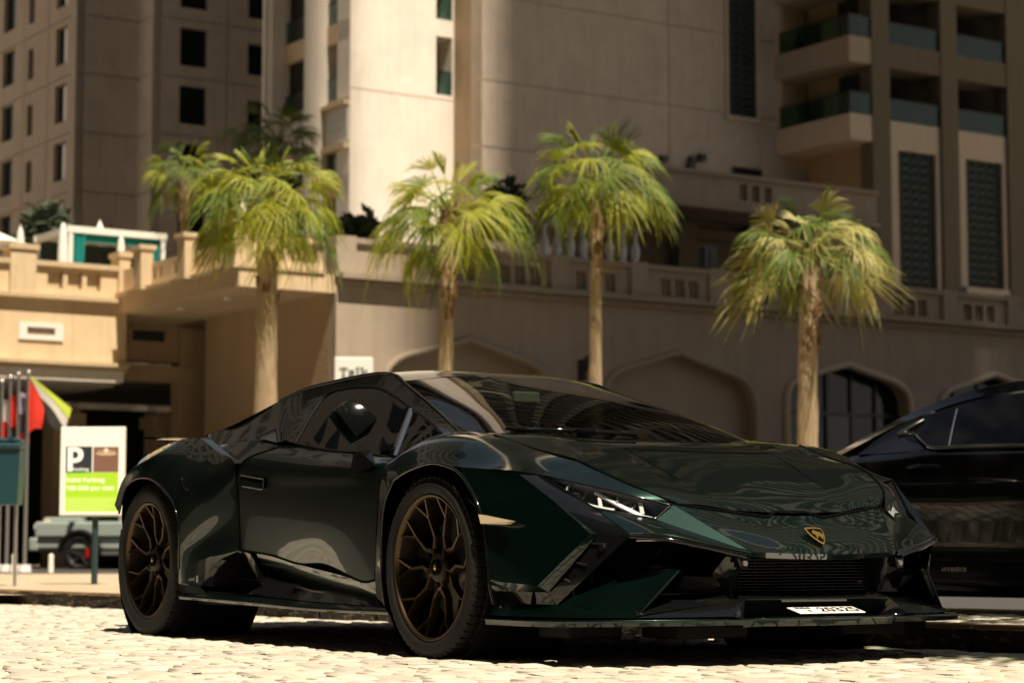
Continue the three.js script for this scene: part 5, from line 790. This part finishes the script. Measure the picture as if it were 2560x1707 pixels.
  pair('sill_ledge', [loft([C.l2, C.l3], 40, 3), loft([C.l3, [[-0.365, 0.176, 0.942], [-0.963, 0.185, 0.937], [-1.47, 0.2, 0.93]]], 40, 3)], M.gloss);
  pair('sill_skirt', [loft([C.sTop, C.sLip.map((p) => [p[0], p[1] + 0.006, p[2]])], 30, 3)], M.paint);
  pair('sill_blade', [loft([C.sLip.map((p) => [p[0], p[1], p[2] - 0.2]), C.sLip], 30, 2), loft([C.sLip, C.sLip2], 30, 2), loft([C.sLip2, C.sLip2.map((p) => [p[0], p[1], p[2] - 0.2])], 30, 2), tube(C.sLip, 0.005, 30)], M.gloss);
  pair('intake_ring', [loft([C.triOut, C.triIn], 40, 3, { straight: true }), loft([C.triFloor, [[-2.02, 0.2, 0.932], [-1.8, 0.2, 0.932], [-1.6, 0.2, 0.932], [-1.45, 0.205, 0.93]]], 20, 2)], M.gloss);
  pair('intake_void', [loft([C.triIn, C.triIn.map((p) => [p[0] + 0.02, p[1], p[2] - 0.06])], 40, 2), loft([C.triIn.map((p) => [p[0] + 0.05, p[1], p[2] - 0.14]), [[-1.95, 0.2, 0.78], [-1.8, 0.2, 0.76], [-1.6, 0.2, 0.76], [-1.45, 0.2, 0.78]]], 30, 3), loft([C.triIn.map((p) => [p[0] + 0.02, p[1], p[2] - 0.06]), C.triIn.map((p) => [p[0] + 0.05, p[1], p[2] - 0.14])], 30, 2), tube([[-1.93, 0.265, 0.82], [-1.62, 0.262, 0.82]], 0.005, 4)], M.matt);
  pair('rear_fender', [loft([C.crest, C.rArchTop.map((p, i) => (i ? mid(C.crest[i], p, 0.5, 0.02, 0.028) : C.qMid[0])), C.rArchTop], 36, 12), loft([C.rArchFront, C.qMid, C.qFront], 36, 14), loft([C.qLow, C.qLow2], 24, 4)], M.paint);
  pair('rear_skirt', [loft([C.wedgeTop, C.wedgeBot], 16, 3), loft([C.qLow2.slice(0, 3), C.wedgeTop], 16, 2)], M.paint);
  pair('side_script', [hull([[-2.13, 0.252, 0.952], [-2.07, 0.255, 0.95], [-2.13, 0.263, 0.951], [-2.07, 0.268, 0.949], [-2.1, 0.258, 0.94]]), cyl(-2.045, 0.262, 0.948, 0.005, 0.005, 0.03, 8)], M.silver);
  pair('door_handle', [quad(...C.handle.map((p) => [p[0], p[1], p[2] + 0.004]))], M.seam);
  { const [a, b, c, d] = C.handle; pair('handle_grip', [loft([[mid(a, d, 0.42, 0, 0.012), mid(b, c, 0.42, 0, 0.012)], [mid(a, d, 0.9, 0, 0.016), mid(b, c, 0.9, 0, 0.016)]], 8, 3), tube([a, b, c, d, a].map((p) => [p[0], p[1], p[2] + 0.006]), 0.004, 30, true)], M.paint); }
  { const c0 = [-2.155, 0.735, 0.915], g = new THREE.TorusGeometry(0.085, 0.0022, 6, 48); g.applyQuaternion(new THREE.Quaternion().setFromUnitVectors(new THREE.Vector3(0, 0, 1), V([0.25, 0.35, 0.9]).normalize())); pair('fuel_flap', [g.translate(...c0)], M.gloss); }

  // tail
  const tail = [[-2.41, 0.915, 0.73], [-2.75, 0.9, 0.70], [-3.05, 0.86, 0.66], [-3.3, 0.8, 0.58]], sil = [[-2.42, 0.902, 0.79], [-2.7, 0.893, 0.785], [-2.905, 0.884, 0.75], [-3.06, 0.83, 0.79], [-2.99, 0.79, 0.85], [-2.95, 0.74, 0.895], [-2.925, 0.68, 0.925], [-2.915, 0.6, 0.95]];
  pair('rear_quarter', [loft([tail, sil.slice(0, 4)], 20, 6), loft([C.crest, sil], 30, 4)], M.paint);
  const roofR = [C.roofEdge.at(-1), [-1.97, 1.095, 0.33], [-1.97, 1.10, 0], [-1.97, 1.095, -0.33], mz([C.roofEdge.at(-1)])[0]];
  part('engine_cover', [loft([roofR, [[-2.3, 0.945, 0.7], [-2.3, 0.985, 0.35], [-2.3, 0.995, 0], [-2.3, 0.985, -0.35], [-2.3, 0.945, -0.7]], [[-2.75, 0.9, 0.70], [-2.75, 0.905, 0.37], [-2.75, 0.91, 0], [-2.75, 0.905, -0.37], [-2.75, 0.9, -0.70]], [[-3.3, 0.8, 0.58], [-3.34, 0.83, 0.3], [-3.35, 0.835, 0], [-3.34, 0.83, -0.3], [-3.3, 0.8, -0.58]]], 24, 20)], M.gloss, car);
  pair('rear_corner', [loft([sil.slice(3).concat([[-2.95, 0.48, 0.93], [-2.98, 0.38, 0.88], [-3.0, 0.25, 0.8]]), [[-3.3, 0.8, 0.58], [-3.32, 0.6, 0.6], [-3.28, 0.25, 0.56]]], 20, 6)], M.paint);
  part('rear_bumper', [loft([[[-3.3, 0.8, 0.58], [-3.35, 0.835, 0], [-3.3, 0.8, -0.58]], [[-3.32, 0.6, 0.6], [-3.46, 0.62, 0], [-3.32, 0.6, -0.6]], [[-3.28, 0.25, 0.56], [-3.42, 0.25, 0], [-3.28, 0.25, -0.56]]], 20, 10)], M.gloss, car);
  pair('tail_light', [hull([[-3.33, 0.74, 0.55], [-3.33, 0.7, 0.55], [-3.4, 0.75, 0.25], [-3.4, 0.71, 0.25], [-3.3, 0.72, 0.4]])], M.tail);
  const wingS = (z) => [[-3.2, 0.938, z], [-3.3, 0.95, z], [-3.46, 0.958, z], [-3.46, 0.95, z], [-3.3, 0.938, z]];
  part('spoiler', [hull([...wingS(0.62), ...wingS(-0.62)])], M.gloss, car);
  pair('spoiler_stay', [hull([[-3.12, 0.86, 0.4], [-3.25, 0.84, 0.4], [-3.24, 0.945, 0.42], [-3.34, 0.945, 0.42], [-3.12, 0.86, 0.42], [-3.25, 0.84, 0.42]])], M.gloss);

  // underside, inner shell and cabin
  part('underbody', [rbox(-1.25, 0.162, 0, 4.2, 0.02, 1.2, 0.008), rbox(-1.3, 0.158, 0, 1.9, 0.02, 1.72, 0.008), box(-2.7, 0.36, 0, 1.1, 0.4, 1.12), box(0.1, 0.3, 0, 1.1, 0.26, 1.12)], M.matt, car);
  const wellG = (x, r, z0, z1) => { const g = new THREE.CylinderGeometry(r, r, z1 - z0, 32, 1, true, -Math.PI * 0.62, Math.PI * 1.24).rotateX(Math.PI / 2); g.rotateZ(0); return [g.translate(x, 0.34, (z0 + z1) / 2), new THREE.CircleGeometry(r, 32).translate(x, 0.34, z0)]; };
  pair('wheel_well', wellG(0.01, 0.385, 0.55, 0.935), M.matt); pair('wheel_well', wellG(-2.59, 0.4, 0.55, 0.935), M.matt);
  pair('undertray_pod', rbox(0.6, 0.112, 0.70, 0.2, 0.05, 0.22, 0.012), M.matt);
  pair('undertray_flap', rbox(0.8, 0.112, 0.36, 0.22, 0.05, 0.3, 0.012), M.matt);
  part('cabin_tub', [box(-1.0, 0.45, 0, 1.5, 0.03, 1.5), quad([-1.75, 0.4, 0.75], [-1.75, 0.4, -0.75], [-1.8, 0.94, -0.6], [-1.8, 0.94, 0.6]), ...[1, -1].map((s) => quad([-0.4, 0.3, 0.78 * s], [-1.75, 0.3, 0.78 * s], [-1.6, 0.78, 0.76 * s], [-0.45, 0.73, 0.76 * s]))], M.matt, car);
  part('dashboard', [loft([[[0.08, 0.795, 0.62], [0.1, 0.798, 0], [0.08, 0.795, -0.62]], [[-0.2, 0.805, 0.66], [-0.2, 0.815, 0], [-0.2, 0.805, -0.66]], [[-0.48, 0.775, 0.7], [-0.48, 0.79, 0], [-0.48, 0.775, -0.7]], [[-0.5, 0.45, 0.7], [-0.5, 0.45, 0], [-0.5, 0.45, -0.7]]], 16, 18)], M.matt, car);
  for (const s of [1, -1]) { const seat = new THREE.Group(); seat.name = 'seat'; car.add(seat); part('backrest', loft([[[-1.35, 0.5, 0.14 * s], [-1.33, 0.5, 0.38 * s], [-1.35, 0.5, 0.6 * s]], [[-1.45, 0.78, 0.15 * s], [-1.42, 0.78, 0.38 * s], [-1.45, 0.78, 0.6 * s]], [[-1.54, 0.93, 0.26 * s], [-1.52, 0.945, 0.38 * s], [-1.54, 0.93, 0.5 * s]]], 10, 12), M.leather, seat); part('headrest', rbox(-1.56, 0.985, 0.38 * s, 0.08, 0.1, 0.2, 0.03), M.leather, seat); part('cushion', rbox(-1.12, 0.48, 0.38 * s, 0.5, 0.12, 0.46, 0.05), M.leather, seat); }
  part('steering_wheel', new THREE.TorusGeometry(0.17, 0.016, 8, 32).rotateY(Math.PI / 2).rotateZ(-0.35).translate(-0.62, 0.72, -0.38), M.leather, car);
  part('rear_view_mirror', rbox(-0.6, 1.006, 0.155, 0.025, 0.05, 0.13, 0.012), std([0.3, 0.36, 0.3], 0.25), car);

  // door mirrors
  const tuck = (m) => m[1].position.set(-0.1, -0.035, 0.07);
  tuck(pair('door_mirror', [hull([...C.mirFace, ...C.mirBack])], M.paint));
  tuck(pair('mirror_facet', [loft([[C.mirFace[0], C.mirFace[1]], [C.mirFace[3], C.mirFace[2]]].map((l) => l.map((p) => [p[0] + 0.022, p[1] + 0.004, p[2] + 0.012])), 6, 6)], M.gloss));
  pair('mirror_arm', [hull([...C.armBase, ...C.armTop])], M.gloss);
  pair('mirror_stem', [hull(C.stem.flatMap((p) => [[p[0], p[1], p[2]], [p[0] - 0.04, p[1], p[2] - 0.02]]))], M.matt);
  // wipers
  part('wiper', [tube([[-0.04, 0.835, 0.56], [0.06, 0.835, 0.42], [0.1, 0.832, 0.2]], 0.008, 12), rbox(-0.035, 0.84, 0.55, 0.05, 0.014, 0.09, 0.005)], M.gloss, car);
  part('wiper', [tube([[0.07, 0.833, 0.36], [0.11, 0.828, 0.25], [0.125, 0.824, 0.12]], 0.008, 12), rbox(0.085, 0.835, 0.33, 0.05, 0.014, 0.08, 0.005)], M.gloss, car);
  // badge and number plate
  {
    const b = new THREE.Group(); b.name = 'badge'; car.add(b); b.position.set(1.028, 0.436, 0);
    b.quaternion.setFromRotationMatrix(new THREE.Matrix4().makeBasis(V([0, 0, -1]), V([-0.74, 0.67, 0]).normalize(), V([0.67, 0.74, 0]).normalize()));
    const sh = (k) => { const s = new THREE.Shape(); s.moveTo(-0.036 * k, 0.036 * k); s.quadraticCurveTo(0, 0.044 * k, 0.036 * k, 0.036 * k); s.quadraticCurveTo(0.037 * k, -0.01 * k, 0, -0.046 * k); s.quadraticCurveTo(-0.037 * k, -0.01 * k, -0.036 * k, 0.036 * k); return s; };
    part('badge_rim', new THREE.ExtrudeGeometry(sh(1), { depth: 0.004, bevelEnabled: true, bevelSize: 0.001, bevelThickness: 0.001 }), M.gold, b);
    part('badge_field', new THREE.ExtrudeGeometry(sh(0.86), { depth: 0.006, bevelEnabled: false }), M.seam, b);
    const bull = new THREE.Shape(); [[-0.018, 0.014], [-0.01, 0.02], [0.0, 0.013], [0.012, 0.01], [0.019, -0.002], [0.024, 0.002], [0.021, -0.012], [0.012, -0.012], [0.014, -0.026], [0.007, -0.025], [0.004, -0.012], [-0.006, -0.008], [-0.011, -0.02], [-0.016, -0.017], [-0.012, -0.002], [-0.022, 0.003]].forEach((p, i) => (i ? bull.lineTo(...p) : bull.moveTo(...p)));
    part('badge_bull', new THREE.ExtrudeGeometry(bull, { depth: 0.009, bevelEnabled: true, bevelSize: 0.001, bevelThickness: 0.001, bevelSegments: 1 }), M.gold, b);
    part('badge_band', new THREE.ExtrudeGeometry((() => { const s = new THREE.Shape(); s.moveTo(-0.03, 0.027); s.quadraticCurveTo(0, 0.033, 0.03, 0.027); s.lineTo(0.03, 0.031); s.quadraticCurveTo(0, 0.037, -0.03, 0.031); return s; })(), { depth: 0.0075, bevelEnabled: false }), M.gold, b);
  }
  {
    const pl = new THREE.Group(); pl.name = 'number_plate'; car.add(pl); pl.position.set(1.065, 0.182, -0.007);
    pl.quaternion.setFromRotationMatrix(new THREE.Matrix4().makeBasis(V([0, 0, -1]), V([-0.97, 0.24, 0]).normalize(), V([0.24, 0.97, 0]).normalize()));
    part('plate', rbox(0, 0, 0, 0.292, 0.074, 0.004, 0.0018), std([0.82, 0.81, 0.76], 0.5), pl);
    const text = (t, size, x, y) => { const g = new TextGeometry(t, { font: fontBold, size, depth: 0.0012, curveSegments: 3 }); g.computeBoundingBox(); const w = g.boundingBox.max.x; return { g: g.translate(x, y, 0.002), w }; };
    part('digits', text('20325', 0.05, -0.04, -0.024).g.scale(0.92, 1, 1), M.matt, pl);
    part('lettering', [text('DUBAI', 0.016, -0.125, 0.013).g, text('R', 0.02, -0.092, -0.022).g], M.matt, pl);
  }

  // wheels
  const tread = tex(256, 64, (u, v) => { const k = (u * 64) % 1, e = Math.abs(v - 0.5); return (e > 0.06 && k < 0.16 && e < 0.32) || Math.abs(e - 0.1) < 0.012 ? 0 : 1; });
  const tyreM = M.rubber.clone(); tyreM.bumpMap = tread; tyreM.bumpScale = 0.006;
  function makeWheel(R, hw) {
    const w = new THREE.Group(); w.name = 'wheel';
    const L = (pts, n = 96) => new THREE.LatheGeometry(pts.map((p) => new THREE.Vector2(p[0], p[1])), n).rotateX(Math.PI / 2);
    const prof = []; const rim = 0.264;
    for (const p of [[rim - 0.004, hw - 0.03], [rim + 0.004, hw - 0.014], [rim + 0.012, hw - 0.006], [(rim + R) / 2, hw], [R - 0.022, hw - 0.004], [R - 0.008, hw - 0.014], [R - 0.001, hw - 0.032]]) prof.push(p);
    const groove = (z) => prof.push([R, z + 0.009], [R - 0.007, z + 0.006], [R - 0.007, z - 0.006], [R, z - 0.009]);
    for (const z of [0.5, 0.12, -0.28, -0.6]) groove(z * hw);
    for (const p of [[R - 0.001, -hw + 0.032], [R - 0.012, -hw + 0.012], [(rim + R) / 2, -hw], [rim, -hw + 0.02]]) prof.push(p);
    part('tyre', L(prof), tyreM, w);
    // shoulder tread blocks parted by real gaps
    const blocks = []; for (let k = 0; k < 58; k++) { const a = k / 58 * Math.PI * 2; for (const s of [1]) { const g = rbox(0, R - 0.004, 0, R * 0.082, 0.012, hw * 0.34, 0.003, 1); g.rotateX(0); g.translate(0, 0, s * hw * 0.70); g.rotateZ(a); blocks.push(g); } }
    part('tread_block', blocks, M.rubber, w);
    part('rim_lip', L([[0.25, hw - 0.03], [0.2545, hw - 0.016], [0.262, hw - 0.012], [0.2655, hw - 0.016], [0.2655, hw - 0.03]]), M.bronze, w);
    part('rim_barrel', L([[0.254, hw - 0.022], [0.246, hw - 0.05], [0.236, hw - 0.12], [0.236, -hw + 0.03]]), M.bronzeDark, w);
    const P = (r, a, z) => [r * Math.sin(a), r * Math.cos(a), z];
    for (let k = 0; k < 5; k++) {
      const a0 = (k * 72 + 36) * D2R, zi = hw - 0.056, zm = hw - 0.046, zo = hw - 0.02, A = (d) => a0 + d * D2R;
      part('stem', [limb(P(0.04, a0, zi + 0.004), P(0.082, a0, zi), 0.036, 0.026, 0.03)], M.bronze, w);
      for (const s of [-1, 1]) part('spoke', [limb(P(0.076, A(s * 4), zi), P(0.118, A(s * 20), zi + 0.002), 0.02, 0.0145, 0.03), limb(P(0.116, A(s * 19.6), zi + 0.002), P(0.192, A(s * 17.5), zm), 0.0145, 0.0125, 0.03), limb(P(0.19, A(s * 17.5), zm), P(0.257, A(s * 9.2), zo), 0.0105, 0.0085, 0.026), limb(P(0.19, A(s * 17.5), zm), P(0.257, A(s * 26.4), zo), 0.0105, 0.0085, 0.026)], M.bronze, w);
    }
    part('hub', [L([[0.001, hw - 0.046], [0.05, hw - 0.046], [0.058, hw - 0.056], [0.058, hw - 0.09]], 40)], M.bronzeDark, w);
    for (let k = 0; k < 5; k++) part('wheel_bolt', new THREE.CylinderGeometry(0.012, 0.012, 0.02, 6).rotateX(Math.PI / 2).translate(...P(0.044 + 0.018, (k * 72 + 44) * D2R, hw - 0.056)), M.matt, w);
    part('centre_cap', [new THREE.CylinderGeometry(0.029, 0.031, 0.014, 28).rotateX(Math.PI / 2).translate(0, 0, hw - 0.043)], M.gloss, w);
    part('cap_emblem', [hull([[-0.009, 0.008, hw - 0.036], [0.004, 0.012, hw - 0.035], [0.011, -0.002, hw - 0.035], [0.002, -0.011, hw - 0.036], [-0.006, -0.004, hw - 0.034]])], M.gold, w);
    part('brake_disc', [L([[0.07, hw - 0.13], [0.19, hw - 0.13], [0.19, hw - 0.165], [0.07, hw - 0.165]], 60), L([[0.001, hw - 0.115], [0.07, hw - 0.115], [0.075, hw - 0.14]], 40)], M.iron, w);
    return w;
  }
  const wf = makeWheel(0.327, 0.1225), wr = makeWheel(0.345, 0.1525);
  const caliper = (w, hw, a0) => { const pts = []; for (const r of [0.14, 0.212]) for (const z of [hw - 0.085, hw - 0.19]) for (const a of [-0.42, -0.14, 0.14, 0.42]) pts.push([r * Math.sin(a0 + a), r * Math.cos(a0 + a), z]); part('caliper', hull(pts), M.gloss, w); };
  const put = (w, x, y, z, flip, spin) => { w.position.set(x, y, z); w.rotation.set(0, flip ? Math.PI : 0, 0); car.add(w); w.rotation.order = 'YXZ'; w.rotation.z = spin; return w; };
  const wf2 = wf.clone(), wr2 = wr.clone();
  put(wf, 0, 0.325, 0.845, false, 0.02); put(wf2, 0, 0.325, -0.845, true, 0.5); put(wr, -2.6, 0.343, 0.812, false, 0.35); put(wr2, -2.6, 0.343, -0.812, true, 0.1);
  caliper(wf, 0.1225, -1.45); caliper(wf2, 0.1225, 1.45); caliper(wr, 0.1525, 1.3); caliper(wr2, 0.1525, -1.3);
}
scene.traverse((o) => { if (o.isMesh) o.castShadow = o.receiveShadow = true; });
renderer.render(scene, camera);
